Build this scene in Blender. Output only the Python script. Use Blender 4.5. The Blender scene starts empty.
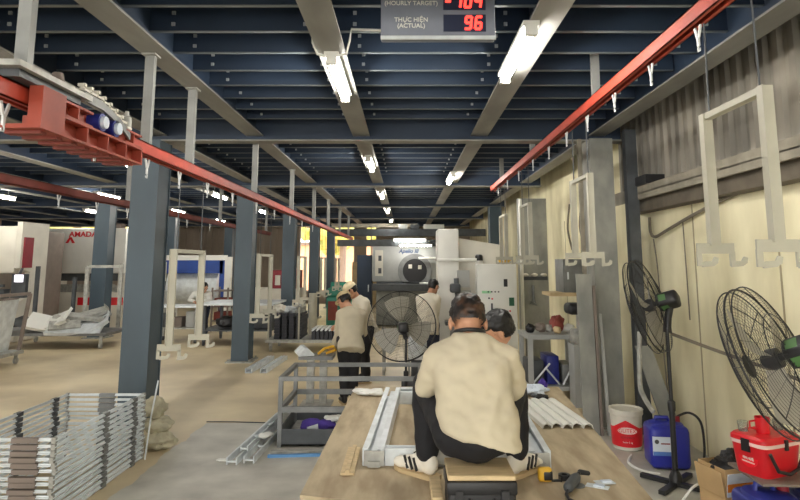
import bpy, bmesh, math, random
from mathutils import Vector, Matrix, Euler, noise

random.seed(11)
SC = bpy.context.scene
COL = SC.collection
V = Vector

# ---------------------------------------------------------------- camera
cam_d = bpy.data.cameras.new('camera')
cam = bpy.data.objects.new('camera', cam_d)
COL.objects.link(cam)
cam.location = (0, 0, 1.75)
cam.rotation_euler = (math.radians(90) + math.atan(0.14), 0, 0)
cam_d.sensor_fit = 'HORIZONTAL'
cam_d.sensor_width = 36.0
cam_d.lens = 27.0
cam_d.shift_x = -0.0075
cam_d.shift_y = -0.09
cam_d.clip_start = 0.05
cam_d.clip_end = 300
SC.camera = cam

# ---------------------------------------------------------------- sky, exposure
world = bpy.data.worlds.new('world')
SC.world = world
world.use_nodes = True
bg = world.node_tree.nodes['Background']
bg.inputs[0].default_value = (1.0, 0.97, 0.90, 1)
bg.inputs[1].default_value = 2.2
LAMP_STRENGTH = 42.0
SC.view_settings.view_transform = 'Standard'
SC.view_settings.look = 'None'
SC.view_settings.gamma = 1.0
SC.view_settings.use_curve_mapping = False
SC.view_settings.exposure = 1.14
SC.cycles.use_denoising = True
SC.cycles.max_bounces = 8
SC.cycles.sample_clamp_indirect = 6.0

# ---------------------------------------------------------------- materials
def lin(c):
    out = []
    for x in c:
        x /= 255.0
        out.append(x / 12.92 if x <= 0.04045 else ((x + 0.055) / 1.055) ** 2.4)
    return tuple(out) + (1.0,)

def mat(name, rgb, rough=0.6, metal=0.0, var=0.10, scale=5.0, stretch=(1, 1, 1), bump=0.0, rgb2=None, detail=4.0, lo=0.35, hi=0.65):
    m = bpy.data.materials.new(name)
    m.use_nodes = True
    nt = m.node_tree
    b = nt.nodes['Principled BSDF']
    b.inputs['Roughness'].default_value = rough
    b.inputs['Metallic'].default_value = metal
    tc = nt.nodes.new('ShaderNodeTexCoord')
    mp = nt.nodes.new('ShaderNodeMapping')
    mp.inputs['Scale'].default_value = stretch
    nz = nt.nodes.new('ShaderNodeTexNoise')
    nz.inputs['Scale'].default_value = scale
    nz.inputs['Detail'].default_value = detail
    cr = nt.nodes.new('ShaderNodeValToRGB')
    c = lin(rgb)
    c2 = lin(rgb2) if rgb2 else tuple(min(1, x * (1 + var)) for x in c[:3]) + (1,)
    c1 = c if rgb2 else tuple(x * (1 - var) for x in c[:3]) + (1,)
    cr.color_ramp.elements[0].position = lo
    cr.color_ramp.elements[1].position = hi
    cr.color_ramp.elements[0].color = c1
    cr.color_ramp.elements[1].color = c2
    L = nt.links.new
    L(tc.outputs['Object'], mp.inputs['Vector'])
    L(mp.outputs['Vector'], nz.inputs['Vector'])
    L(nz.outputs['Fac'], cr.inputs['Fac'])
    L(cr.outputs['Color'], b.inputs['Base Color'])
    if bump:
        bp = nt.nodes.new('ShaderNodeBump')
        bp.inputs['Strength'].default_value = bump
        bp.inputs['Distance'].default_value = 0.01
        L(nz.outputs['Fac'], bp.inputs['Height'])
        L(bp.outputs['Normal'], b.inputs['Normal'])
    return m

def glow(name, rgb, strength):
    m = bpy.data.materials.new(name)
    m.use_nodes = True
    b = m.node_tree.nodes['Principled BSDF']
    b.inputs['Base Color'].default_value = lin(rgb)
    b.inputs['Emission Color'].default_value = lin(rgb)
    b.inputs['Emission Strength'].default_value = strength
    return m

K = {}
K['column'] = mat('blue grey paint', (62, 79, 91), 0.45, 0, 0.08, 3, (1, 1, .4))
K['navy'] = mat('navy beam paint', (42, 57, 78), 0.55, 0, 0.15, 2)
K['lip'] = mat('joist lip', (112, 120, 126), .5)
K['flange'] = mat('flange grey', (140, 140, 136), 0.6, 0, 0.18, 4, (1, .3, 1))  # paler grey for the bottom flanges of beams and girders, webs stay navy
K['deck'] = mat('deck underside', (30, 41, 58), 0.7, 0, 0.15, 1.5)
K['bolt'] = mat('zinc bolt', (190, 195, 200), 0.4, 0.3)
K['red'] = mat('red oxide paint', (180, 66, 48), 0.5, 0, 0.12, 6)
K['darkred'] = mat('dull red oxide', (128, 56, 46), 0.6, 0, 0.15, 6)
K['galv'] = mat('galvanised steel', (214, 220, 223), 0.38, 0.15, 0.12, 9)
K['galvd'] = mat('dull galvanised steel', (166, 166, 160), 0.5, 0.25, 0.2, 14)
K['steel'] = mat('bare steel', (122, 124, 124), 0.45, 0.25, 0.15, 7)
K['dsteel'] = mat('dark steel', (72, 76, 80), 0.5, 0.1, 0.2, 6)
K['black'] = mat('black plastic', (28, 28, 31), 0.45, 0, 0.1)
K['dblack'] = mat('black metal', (42, 42, 44), 0.4, 0.2, 0.15)
K['hanger'] = mat('cream powder coat', (176, 173, 157), 0.5, 0, 0.05, 8)
K['trolley'] = mat('zinc trolley', (205, 208, 210), 0.45, 0.2)
K['white'] = mat('white paint', (226, 226, 220), 0.45, 0, 0.04, 3)
K['cream'] = mat('cream machine paint', (216, 212, 200), 0.5, 0, 0.06, 3)
K['mgrey'] = mat('machine grey', (168, 170, 168), 0.5, 0, 0.08, 3)
K['mottled'] = mat('mottled grey panel', (128, 130, 126), 0.65, 0, 0.2, 4, (1, 1, .6), rgb2=(160, 160, 152))
K['brownpanel'] = mat('brown machine side', (128, 116, 108), 0.6, 0, 0.08)
K['ply'] = mat('worn plywood', (156, 138, 110), 0.7, 0, 0.15, 5, (2.2, .5, 1), rgb2=(192, 176, 146))
K['wood'] = mat('pale wood', (200, 178, 138), 0.65, 0, 0.12, 8, (1, 6, 1))
K['shirt'] = mat('beige work shirt', (198, 188, 164), 0.85, 0, 0.05, 6)
K['shirt2'] = mat('off white work shirt', (220, 213, 196), 0.85, 0, 0.05, 6)
K['trouser'] = mat('black trousers', (24, 24, 29), 0.8, 0, 0.15, 8)
K['jeans'] = mat('dark blue jeans', (44, 52, 74), 0.8, 0, 0.15, 12)
K['skin'] = mat('skin', (196, 146, 116), 0.55, 0, 0.06, 10)
K['hair'] = mat('black brown hair', (18, 15, 14), 0.5, 0, 0.3, 16, (1, 1, 1), rgb2=(92, 62, 40), lo=.48, hi=.72)
K['hairb'] = mat('black hair', (17, 16, 18), 0.45, 0, 0.2, 30)
K['capm'] = mat('tan cap cloth', (196, 178, 138), 0.85)
K['capw'] = mat('pale cap cloth', (226, 212, 176), 0.85)
K['shoe'] = mat('white shoe leather', (228, 222, 208), 0.5, 0, 0.04)
K['blade'] = mat('pale fan blade', (172, 168, 156), .4)
K['pile'] = mat('black blue part', (36, 38, 48), .5)
K['gum'] = mat('gum sole', (196, 172, 132), 0.6)
K['blue'] = mat('blue plastic', (36, 44, 150), 0.35, 0, 0.08, 3)
K['dblue'] = mat('dark blue plastic', (40, 48, 132), 0.4, 0, 0.1, 3)
K['redp'] = mat('red plastic', (214, 28, 40), 0.35, 0, 0.06, 3)
K['pink'] = mat('pale pink plastic', (240, 208, 200), 0.4)
K['card'] = mat('cardboard', (196, 164, 118), 0.8, 0, 0.06, 6)
K['orange'] = mat('orange print', (224, 130, 40), 0.7)
K['yellow'] = mat('yellow plastic', (226, 176, 46), 0.5)
K['green'] = mat('green plate', (84, 124, 74), 0.5)
K['teal'] = mat('teal green paint', (50, 130, 110), 0.5)
K['dgreen'] = mat('dark green plate', (16, 84, 56), 0.5)
K['maroon'] = mat('maroon paint', (132, 24, 40), 0.5)
K['label'] = mat('pale label', (212, 222, 236), 0.5, 0, 0.04)
K['purple'] = mat('purple cloth', (72, 52, 140), 0.8)
K['screen'] = glow('lit screen', (235, 230, 240), 1.2)
K['led'] = glow('red display digit', (255, 50, 40), 2.2)
K['lamp'] = glow('lamp tube', (255, 250, 240), LAMP_STRENGTH)
K['sack'] = mat('dirty sack cloth', (176, 170, 146), 0.9, 0, 0.2, 9)
K['brownwall'] = mat('brown sheeting', (158, 146, 134), 0.7, 0, 0.12, 2, (1, 1, .3))
K['tree'] = mat('sunlit leaves', (150, 172, 84), 0.7, 0, 0.3, 3, rgb2=(226, 224, 140))
K['house'] = mat('pinkish render', (232, 190, 160), 0.8, 0, 0.08)
K['cable'] = mat('grey cable', (112, 104, 90), 0.6)
K['glass'] = mat('dusty pane', (220, 224, 220), 0.2)

def floor_mat():
    m = mat('worn concrete floor', (184, 166, 132), 0.42, 0, 0.1, 0.9, (1, 1, 1), 0.05, rgb2=(218, 202, 166), detail=8)
    nt = m.node_tree
    b = nt.nodes['Principled BSDF']
    L = nt.links.new
    cr = [n for n in nt.nodes if n.type == 'VALTORGB'][0]
    tc = [n for n in nt.nodes if n.type == 'TEX_COORD'][0]
    # painted grey zone with worn edge
    sep = nt.nodes.new('ShaderNodeSeparateXYZ')
    L(tc.outputs['Object'], sep.inputs[0])
    nz = nt.nodes.new('ShaderNodeTexNoise')
    nz.inputs['Scale'].default_value = 3.0
    nz.inputs['Detail'].default_value = 6
    L(tc.outputs['Object'], nz.inputs['Vector'])
    wob = nt.nodes.new('ShaderNodeMath'); wob.operation = 'MULTIPLY_ADD'
    L(nz.outputs['Fac'], wob.inputs[0]); wob.inputs[1].default_value = 0.16; wob.inputs[2].default_value = -0.08
    ax = nt.nodes.new('ShaderNodeMath'); ax.operation = 'ADD'
    L(sep.outputs['X'], ax.inputs[0]); L(wob.outputs[0], ax.inputs[1])
    gx = nt.nodes.new('ShaderNodeMath'); gx.operation = 'GREATER_THAN'
    L(ax.outputs[0], gx.inputs[0]); gx.inputs[1].default_value = -2.2
    ly = nt.nodes.new('ShaderNodeMath'); ly.operation = 'LESS_THAN'
    L(sep.outputs['Y'], ly.inputs[0]); ly.inputs[1].default_value = 6.9
    mu = nt.nodes.new('ShaderNodeMath'); mu.operation = 'MULTIPLY'
    L(gx.outputs[0], mu.inputs[0]); L(ly.outputs[0], mu.inputs[1])
    cr2 = nt.nodes.new('ShaderNodeValToRGB')
    cr2.color_ramp.elements[0].position = .3; cr2.color_ramp.elements[1].position = .7
    cr2.color_ramp.elements[0].color = lin((164, 161, 152)); cr2.color_ramp.elements[1].color = lin((200, 197, 186))
    L(nz.outputs['Fac'], cr2.inputs['Fac'])
    mx = nt.nodes.new('ShaderNodeMix'); mx.data_type = 'RGBA'
    L(mu.outputs[0], mx.inputs[0]); L(cr.outputs['Color'], mx.inputs[6]); L(cr2.outputs['Color'], mx.inputs[7])
    L(mx.outputs[2], b.inputs['Base Color'])
    return m
K['floor'] = floor_mat()
K['wall'] = mat('stained cream wall', (210, 201, 164), 0.85, 0, 0.1, 1.8, (1, 1, .4), 0.05, rgb2=(246, 239, 206), detail=8)
K['corr'] = mat('corrugated sheet', (128, 124, 116), 0.6, 0.2, 0.25, 3, (1, 1, .25), rgb2=(166, 160, 148))
K['seam'] = mat('wall seam', (160, 150, 122), 0.8)
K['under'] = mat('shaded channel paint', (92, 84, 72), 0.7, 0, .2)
K['post'] = mat('grey square tube', (150, 152, 150), 0.5, 0.2, 0.12)
K['ledge'] = mat('ledge steel', (140, 134, 120), 0.7, 0, 0.2, 5)

# ---------------------------------------------------------------- mesh helpers
class MB:
    def __init__(s, m=None):
        s.bm = bmesh.new(); s.m = m or Matrix(); s.mi = 0
    def v(s, p):
        return s.bm.verts.new(s.m @ V(p))
    def f(s, vs, smooth=False):
        try:
            fc = s.bm.faces.new(vs)
        except ValueError:
            return None
        fc.material_index = s.mi; fc.smooth = smooth
        return fc
    def hexa(s, p):
        v = [s.v(q) for q in p]
        for q in ((0, 3, 2, 1), (4, 5, 6, 7), (0, 1, 5, 4), (1, 2, 6, 5), (2, 3, 7, 6), (3, 0, 4, 7)):
            s.f([v[i] for i in q])
        return v
    def box(s, x0, x1, y0, y1, z0, z1):
        return s.hexa([(x0, y0, z0), (x1, y0, z0), (x1, y1, z0), (x0, y1, z0), (x0, y0, z1), (x1, y0, z1), (x1, y1, z1), (x0, y1, z1)])
    def rbox(s, x0, x1, y0, y1, z0, z1, r, seg=3):
        vs = s.box(x0, x1, y0, y1, z0, z1)
        es = {e for v in vs for e in v.link_edges}
        out = bmesh.ops.bevel(s.bm, geom=list(es), offset=r, segments=seg, affect='EDGES', profile=0.5)
        for fc in out['faces']:
            fc.smooth = True; fc.material_index = s.mi
    def bar(s, p0, p1, w, h, up=(0, 0, 1)):
        p0, p1 = V(p0), V(p1)
        d = (p1 - p0).normalized(); up = V(up)
        if abs(d.dot(up)) > .98: up = V((0, 1, 0))
        u = d.cross(up).normalized() * w / 2
        w_ = u.cross(d).normalized() * h / 2
        s.hexa([p0 - u - w_, p0 + u - w_, p0 + u + w_, p0 - u + w_, p1 - u - w_, p1 + u - w_, p1 + u + w_, p1 - u + w_])
    def tube(s, pts, r, n=8, cap=True, closed=False):
        pts = [V(p) for p in pts]
        N = len(pts)
        rs = r if isinstance(r, (list, tuple)) else [r] * N
        rings = []; pu = None
        for i, p in enumerate(pts):
            a = pts[(i - 1) % N] if (closed or i) else p
            b = pts[(i + 1) % N] if (closed or i < N - 1) else p
            d = (b - a)
            d = d.normalized() if d.length > 1e-9 else V((0, 0, 1))
            if pu is None:
                pu = d.orthogonal().normalized()
            u = (pu - d * pu.dot(d))
            u = u.normalized() if u.length > 1e-6 else d.orthogonal().normalized()
            pu = u
            w = d.cross(u)
            rings.append([s.v(p + (u * math.cos(2 * math.pi * k / n) + w * math.sin(2 * math.pi * k / n)) * rs[i]) for k in range(n)])
        for i in range(N if closed else N - 1):
            A, B = rings[i], rings[(i + 1) % N]
            for k in range(n):
                s.f([A[k], A[(k + 1) % n], B[(k + 1) % n], B[k]], True)
        if cap and not closed:
            s.f(rings[0][::-1]); s.f(rings[-1])
    def lathe(s, prof, n=24, m=None):
        m = m or Matrix()
        rings = []
        for r, z in prof:
            if r < 1e-6:
                rings.append([s.v(m @ V((0, 0, z)))])
            else:
                rings.append([s.v(m @ V((r * math.cos(2 * math.pi * k / n), r * math.sin(2 * math.pi * k / n), z))) for k in range(n)])
        for A, B in zip(rings, rings[1:]):
            for k in range(n):
                a, b = A[k % len(A)], A[(k + 1) % len(A)]
                c, d = B[(k + 1) % len(B)], B[k % len(B)]
                q = []
                for x in (a, b, c, d):
                    if x not in q: q.append(x)
                if len(q) > 2: s.f(q, True)
    def loft(s, rings, n=20, p=2.0):
        rr = []
        for c, u, w, rx, ry in rings:
            c, u, w = V(c), V(u), V(w)
            row = []
            for k in range(n):
                a = 2 * math.pi * k / n
                ca, sa = math.cos(a), math.sin(a)
                cx = math.copysign(abs(ca) ** (2 / p), ca); sx = math.copysign(abs(sa) ** (2 / p), sa)
                row.append(s.v(c + u * rx * cx + w * ry * sx))
            rr.append(row)
        for A, B in zip(rr, rr[1:]):
            for k in range(n):
                s.f([A[k], A[(k + 1) % n], B[(k + 1) % n], B[k]], True)
        s.f(rr[0][::-1]); s.f(rr[-1])
    def prism(s, poly, o, u, v, t):
        o, u, v = V(o), V(u), V(v)
        w = u.cross(v).normalized() * t
        A = [s.v(o + u * a + v * b) for a, b in poly]
        B = [s.v(o + u * a + v * b + w) for a, b in poly]
        s.f(A[::-1]); s.f(B)
        for k in range(len(A)):
            j = (k + 1) % len(A)
            s.f([A[k], A[j], B[j], B[k]])
    def ell(s, c, r, n=14, m=9, rot=None):
        r = (r, r, r) if isinstance(r, (int, float)) else r
        mt = Matrix.Translation(V(c)) @ (rot.to_4x4() if rot else Matrix()) @ Matrix.Diagonal((*r, 1))
        s.lathe([(math.sin(math.pi * i / m), -math.cos(math.pi * i / m)) for i in range(m + 1)], n, mt)
    def cap(s, p0, p1, r0, r1, n=12):
        p0, p1 = V(p0), V(p1)
        d = p1 - p0; L_ = d.length
        q = V((0, 0, 1)).rotation_difference(d.normalized()) if L_ > 1e-6 else None
        mt = Matrix.Translation(p0) @ (q.to_matrix().to_4x4() if q else Matrix())
        pr = [(r0 * math.sin(a), -r0 * math.cos(a)) for a in (0, .4, .8, 1.2, 1.5708)]
        pr += [(r1 * math.cos(a), L_ + r1 * math.sin(a)) for a in (0, .4, .8, 1.2, 1.5708)]
        pr[0] = (0, -r0); pr[-1] = (0, L_ + r1)
        s.lathe(pr, n, mt)
    def build(s, name, m, parent=None):
        bmesh.ops.recalc_face_normals(s.bm, faces=s.bm.faces)
        me = bpy.data.meshes.new(name)
        s.bm.to_mesh(me); s.bm.free()
        for x in (m if isinstance(m, (list, tuple)) else [m]):
            me.materials.append(K[x] if isinstance(x, str) else x)
        me.set_sharp_from_angle(angle=math.radians(38))
        o = bpy.data.objects.new(name, me)
        COL.objects.link(o)
        if parent: o.parent = parent
        return o

def tag(o, label, cat=None, group=None, kind=None):
    if label: o['label'] = label
    if cat: o['category'] = cat
    if group: o['group'] = group
    if kind: o['kind'] = kind
    return o
def thing(name, label, cat, loc=(0, 0, 0), rz=0, group=None):
    o = bpy.data.objects.new(name, None)
    o.empty_display_size = .1
    COL.objects.link(o)
    o.location = loc; o.rotation_euler = (0, 0, rz)
    return tag(o, label, cat, group)
def struct(name, b, m, label=None):
    o = b.build(name, m)
    o['kind'] = 'structure'
    if label: o['label'] = label
    return o
def dup(root, loc=None, label=None, group=None, rz=None):
    kids = {}
    for o in bpy.data.objects:
        if o.parent: kids.setdefault(o.parent, []).append(o)
    def rec(o, par):
        c = o.copy(); COL.objects.link(c)
        if par: c.parent = par
        for ch in kids.get(o, []): rec(ch, c)
        return c
    r = rec(root, None)
    if loc is not None: r.location = loc
    if rz is not None: r.rotation_euler = (0, 0, rz)
    if label: r['label'] = label
    if group: r['group'] = group
    return r
def blob(b, name, m, parent=None, voxel=0.01, smooth=4, wrinkle=None):
    """one continuous skin over the shapes collected in b"""
    bmesh.ops.recalc_face_normals(b.bm, faces=b.bm.faces)
    me = bpy.data.meshes.new(name + '_raw')
    b.bm.to_mesh(me); b.bm.free()
    o = bpy.data.objects.new(name + '_raw', me)
    COL.objects.link(o)
    r = o.modifiers.new('r', 'REMESH'); r.mode = 'VOXEL'; r.voxel_size = voxel
    if smooth:
        sm = o.modifiers.new('s', 'SMOOTH'); sm.iterations = smooth; sm.factor = .5
    dg = bpy.context.evaluated_depsgraph_get()
    new = bpy.data.meshes.new_from_object(o.evaluated_get(dg))
    bpy.data.objects.remove(o); bpy.data.meshes.remove(me)
    new.name = name
    new.materials.clear(); new.materials.append(K[m] if isinstance(m, str) else m)
    for p in new.polygons: p.use_smooth = True
    if wrinkle:
        vs = [(v, v.co.copy(), v.normal.copy()) for v in new.vertices]
        for v, co, no in vs: v.co = co + no * wrinkle(co)
    ob = bpy.data.objects.new(name, new)
    COL.objects.link(ob)
    if parent: ob.parent = parent
    return ob
def text(s, size, m, mtx, parent, name='lettering', extrude=.001, shear=0, align='CENTER', width=1.0, bold=0):
    cu = bpy.data.curves.new(name, 'FONT')
    cu.body = s; cu.size = size; cu.extrude = extrude; cu.shear = shear; cu.offset = bold
    cu.align_x = align; cu.align_y = 'CENTER'
    t = bpy.data.objects.new(name + '_raw', cu); COL.objects.link(t)
    dg = bpy.context.evaluated_depsgraph_get()
    me = bpy.data.meshes.new_from_object(t.evaluated_get(dg))
    bpy.data.objects.remove(t)
    me.transform(mtx @ Matrix.Diagonal((width, 1, 1, 1)))
    me.materials.clear(); me.materials.append(K[m])
    o = bpy.data.objects.new(name, me); COL.objects.link(o)
    if parent: o.parent = parent
    return o
def facing(loc, xdir, up):
    """matrix whose local X runs along xdir, Y along up, Z out of the face"""
    x = V(xdir).normalized(); y = V(up).normalized(); z = x.cross(y)
    m = Matrix((x, y, z)).transposed().to_4x4()
    m.translation = V(loc)
    return m

# ================================================================= THE SETTING
b = MB(); b.box(-16, 2.75, -6, 26, -.1, 0); struct('floor', b, 'floor', 'worn tan concrete floor with a grey painted zone')
b = MB(); b.box(-16, 3.0, -6, 26.2, 3.52, 3.62); struct('ceiling', b, 'deck', 'dark blue underside of the mezzanine deck')
b = MB(); b.box(-40, 30, 26.3, 60, -.3, -.15); struct('ground_outside', b, 'house')
# right wall: cream panels below, corrugated sheet above, ledge between
b = MB()
b.box(2.75, 2.9, -6, 26, 0, 3.52)
struct('wall_right', b, 'wall', 'cream stained concrete panel wall')
for i, y in enumerate((3.1, 4.45, 5.75, 7.1, 8.6, 10.4, 12.6)):
    b = MB(); b.box(2.744, 2.752, y - .008, y + .008, 0, 2.45); struct('trim_%d' % (i + 1), b, 'seam')
b = MB()
y = -4.0; pts = []
while y < 7.35:
    for dy, x in ((0, 2.735), (.07, 2.735), (.09, 2.70), (.16, 2.70), (.18, 2.735)):
        pts.append((x, y + dy))
    y += .18
vs = [[b.v((x, yy, z)) for x, yy in pts] for z in (2.56, 3.52)]
vb = [[b.v((2.748, yy, z)) for x, yy in pts] for z in (2.56, 3.52)]
for k in range(len(pts) - 1):
    b.f([vs[0][k], vs[0][k + 1], vs[1][k + 1], vs[1][k]])
    b.f([vb[0][k], vb[1][k], vb[1][k + 1], vb[0][k + 1]])
struct('wall_right_cladding', b, 'corr', 'grey corrugated sheet cladding above the ledge')
b = MB(); b.box(2.52, 2.75, -4, 7.4, 2.48, 2.56); b.box(2.52, 2.55, -4, 7.4, 2.42, 2.49)
struct('trim_8', b, 'ledge', 'steel ledge running along the cream wall')
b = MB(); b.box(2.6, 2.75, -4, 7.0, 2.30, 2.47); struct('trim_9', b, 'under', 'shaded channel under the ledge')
# back wall with openings
def wall_back():
    b = MB()
    Y0, Y1 = 26.0, 26.2
    def seg(x0, x1, z0, z1): b.box(x0, x1, Y0, Y1, z0, z1)
    seg(-16, 3.0, 3.16, 3.52)
    seg(-16, -10.9, 0, 3.3)
    seg(-4.9, 3.0, 0, .5); seg(-2.15, 3.0, .5, 3.3); seg(-4.9, -4.55, .5, 3.3)
    seg(-10.9, -4.9, 0, 3.3)
    return b
b = MB()
def seg(x0, x1, z0, z1): b.box(x0, x1, 26, 26.2, z0, z1)
seg(-16, 3.0, 3.3, 3.52)
seg(-16, -15.6, 0, 3.3); seg(-15.6, -13.1, 0, 2.3); seg(-13.1, -12.7, 0, 3.3); seg(-12.7, -10.9, 0, 2.3)
seg(-10.9, -4.6, 0, 3.3); seg(-4.6, -2.2, 0, .5); seg(-2.2, -1.75, 0, 3.3); seg(-1.75, -1.25, 0, 1.6); seg(-1.25, 3, 0, 3.3)
for k in range(22):
    x = -10.7 + k * .28; b.box(x, x + .1, 25.96, 26, 0, 3.3)
struct('wall_back', b, 'brownwall', 'brown ribbed sheeting wall at the far end')
b = MB(); b.box(-16.2, -16, -6, 26.2, 0, 3.52); struct('wall_left', b, 'brownwall')
def window(i, x0, x1, z0, z1):
    b = MB()
    for xa, xb, za, zb in ((x0, x1, z0, z0 + .05), (x0, x1, z1 - .05, z1), (x0, x0 + .05, z0, z1), (x1 - .05, x1, z0, z1), ((x0 + x1) / 2 - .025, (x0 + x1) / 2 + .025, z0, z1)):
        b.box(xa, xb, 26.05, 26.12, za, zb)
    struct('window_%d' % i, b, 'mgrey')
window(1, -15.6, -13.1, 2.3, 3.3); window(2, -12.7, -10.9, 2.3, 3.3); window(3, -4.6, -2.2, .5, 3.3); window(4, -1.75, -1.25, 1.6, 3.3)

# ceiling steel: long beams, cross girders, joists
def ibeam(x, y0, y1, z0, z1, w, tf=.016):
    b = MB()
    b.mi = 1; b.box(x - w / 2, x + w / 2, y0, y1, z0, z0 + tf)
    b.mi = 0; b.box(x - .006, x + .006, y0, y1, z0 + tf, z1); b.box(x - w / 2, x + w / 2, y0, y1, z1, z1 + tf)
    return b
BX = (-.52, .85, 2.22, -1.76, -2.88, -4.15, -5.45, -6.75, -8.1, -9.5, -11, -12.5, -14)
for i, x in enumerate(BX):
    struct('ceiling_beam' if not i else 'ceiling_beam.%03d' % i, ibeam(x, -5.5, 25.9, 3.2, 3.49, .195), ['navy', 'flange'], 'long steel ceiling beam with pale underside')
GY = (-1.54, 2.66, 6.86, 11.06, 15.2, 19.4, 23.6)
for i, y in enumerate(GY):
    b = MB()
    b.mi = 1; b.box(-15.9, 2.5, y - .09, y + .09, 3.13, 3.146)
    b.mi = 0; b.box(-15.9, 2.5, y - .006, y + .006, 3.146, 3.49); b.box(-15.9, 2.5, y - .09, y + .09, 3.49, 3.506)
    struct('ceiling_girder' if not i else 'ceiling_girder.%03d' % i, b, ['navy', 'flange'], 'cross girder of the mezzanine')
jy = []
for g0, g1 in zip(GY, GY[1:]):
    n = 9
    jy += [g0 + (g1 - g0) * (k + 1) / (n + 1) for k in range(n)]
for i, y in enumerate(jy):
    b = MB()
    x0 = -13.5
    b.mi = 0; b.box(x0, 2.2, y, y + .008, 3.315, 3.5)
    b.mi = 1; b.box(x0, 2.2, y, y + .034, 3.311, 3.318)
    if y < 14:
        b.mi = 2
        for xb in BX[:6]:
            for s in (-.17, .17):
                for z in (3.36, 3.44):
                    if xb + s < 2.15: b.box(xb + s - .012, xb + s + .012, y - .012, y, z - .012, z + .012)
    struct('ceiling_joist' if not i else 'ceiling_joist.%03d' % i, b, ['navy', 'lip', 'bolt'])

# services across the far end
b = MB(); b.box(-2.5, 2.7, 20.4, 20.6, 2.62, 2.86); struct('trim_10', b, 'dsteel', 'dark lintel beam over the far machine')
b = MB(); b.box(-2.6, .4, 21.0, 21.2, 2.95, 3.08); struct('trim_11', b, 'ledge', 'pale duct near the far ceiling')

# ================================================================= COLUMNS
def column(x, y, label, front=.30, depth=.36, top=3.13, m='column'):
    t = thing('steel_column', label, 'column', (x, y, 0), 0)
    b = MB()
    w = front / 2; d = depth / 2
    b.box(-w, w, -d, -d + .018, 0, top); b.box(-w, w, d - .018, d, 0, top); b.box(-w + .012, w - .012, -d + .018, d - .018, 0, top)
    b.build('shaft', m, t)
    b = MB(); b.box(-w - .08, w + .08, -d - .08, d + .08, 0, .025)
    for sx in (-1, 1):
        for sy in (-1, 1): b.tube([(sx * (w + .04), sy * (d + .04), .025), (sx * (w + .04), sy * (d + .04), .06)], .014, 8)
    b.build('base_plate', 'galvd', t)
    return t
column(-2.94, 6.87, 'wide blue grey steel column standing behind the stack of galvanised frames')
column(-2.93, 11.06, 'blue grey steel column with two galvanised bars on the floor beside its base')
column(-2.94, 15.26, 'blue grey steel column behind the trolley of black stacked parts')
column(-2.94, 19.46, 'blue grey steel column beside the green machine')
column(-2.94, 23.66, 'farthest blue grey steel column of the aisle row, against the bright opening')
column(-7.2, 14.4, 'blue grey steel column behind the trolley of sheet metal offcuts', .34)
column(-7.25, 18.6, 'blue grey steel column half hidden behind the nearest wide column', .34)
column(-6.7, 22.9, 'blue grey steel column beside the silver tank with a blue frame')
column(2.19, 6.83, 'grey steel column by the cream wall with plates leaning at its foot', .26, .4, 3.13, 'mottled')
column(2.25, 15.2, 'grey steel column far along the right wall', .3, .36)
t = thing('steel_post', 'dark slim steel post between the grey column and the cream wall', 'post', (2.475, 6.54, 0))
b = MB(); b.box(-.06, .06, -.05, .05, .012, 3.2); b.build('shaft', 'dsteel', t)
b = MB(); b.box(-.065, .065, -.09, .06, 0, .012); b.build('base_plate', 'dsteel', t)

# ================================================================= CONVEYOR RAILS
def rail(x, y0, y1, z, label, m='red'):
    t = thing('conveyor_rail', label, 'rail', (x, y0, z))
    b = MB(); L_ = y1 - y0
    b.box(-.04, .04, 0, L_, .078, .085); b.box(-.04, -.034, 0, L_, 0, .085); b.box(.034, .04, 0, L_, 0, .085)
    b.box(-.04, -.016, 0, L_, 0, .007); b.box(.016, .04, 0, L_, 0, .007)
    b.build('channel', m, t)
    b = MB(); b.tube([(0, 0.02, .03), (0, L_ - .02, .03)], .012, 8); b.build('drive_chain', 'dsteel', t)
    return t
rail(-1.8, -1.0, 20.0, 2.47, 'long red conveyor rail running along the aisle columns')
rail(1.5, -1.0, 10.3, 2.96, 'bright red conveyor rail high beside the cream wall')
rail(-3.72, 2.0, 16.5, 2.47, 'dull red conveyor rail on the far side of the aisle columns', 'darkred')

def rail_post(x, y, z0, z1, label, group=None, w=.032):
    t = thing('rail_hanger', label, 'hanger post', (x, y, z0), 0, group)
    b = MB(); b.box(-w, w, -w * .7, w * .7, 0, z1 - z0); b.build('post', 'post', t)
    b = MB(); b.box(-w * 1.5, w * 1.5, -w * 1.6, w * 1.6, z1 - z0 - .012, z1 - z0); b.build('top_plate', 'galvd', t)
for y, lab in ((2.72, 'galvanised hanger post above the red drive frame, nearest of its row'), (4.08, 'galvanised hanger post at the far end of the red drive frame'),
               (4.92, 'galvanised hanger post just past the red drive frame'), (7.07, 'galvanised hanger post holding the red rail before the second column')):
    rail_post(-1.8, y, 2.557, 3.2, lab)
for y in (9.4, 11.7, 13.9, 16.3, 18.8):
    rail_post(-1.8, y, 2.557, 3.2, 'thin galvanised hanger post far along the aisle rail', 'far hanger posts of the aisle rail')
for y in (4.6, 7.0, 9.3):
    rail_post(1.5, y, 3.047, 3.52, 'short galvanised post holding up the bright red rail', 'posts of the bright red rail', .03)
for y in (4.0, 8.0, 12.0, 16.0):
    rail_post(-3.72, y, 2.557, 3.52, 'thin post holding up the dull red rail', 'posts of the dull red rail', .03)

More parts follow.
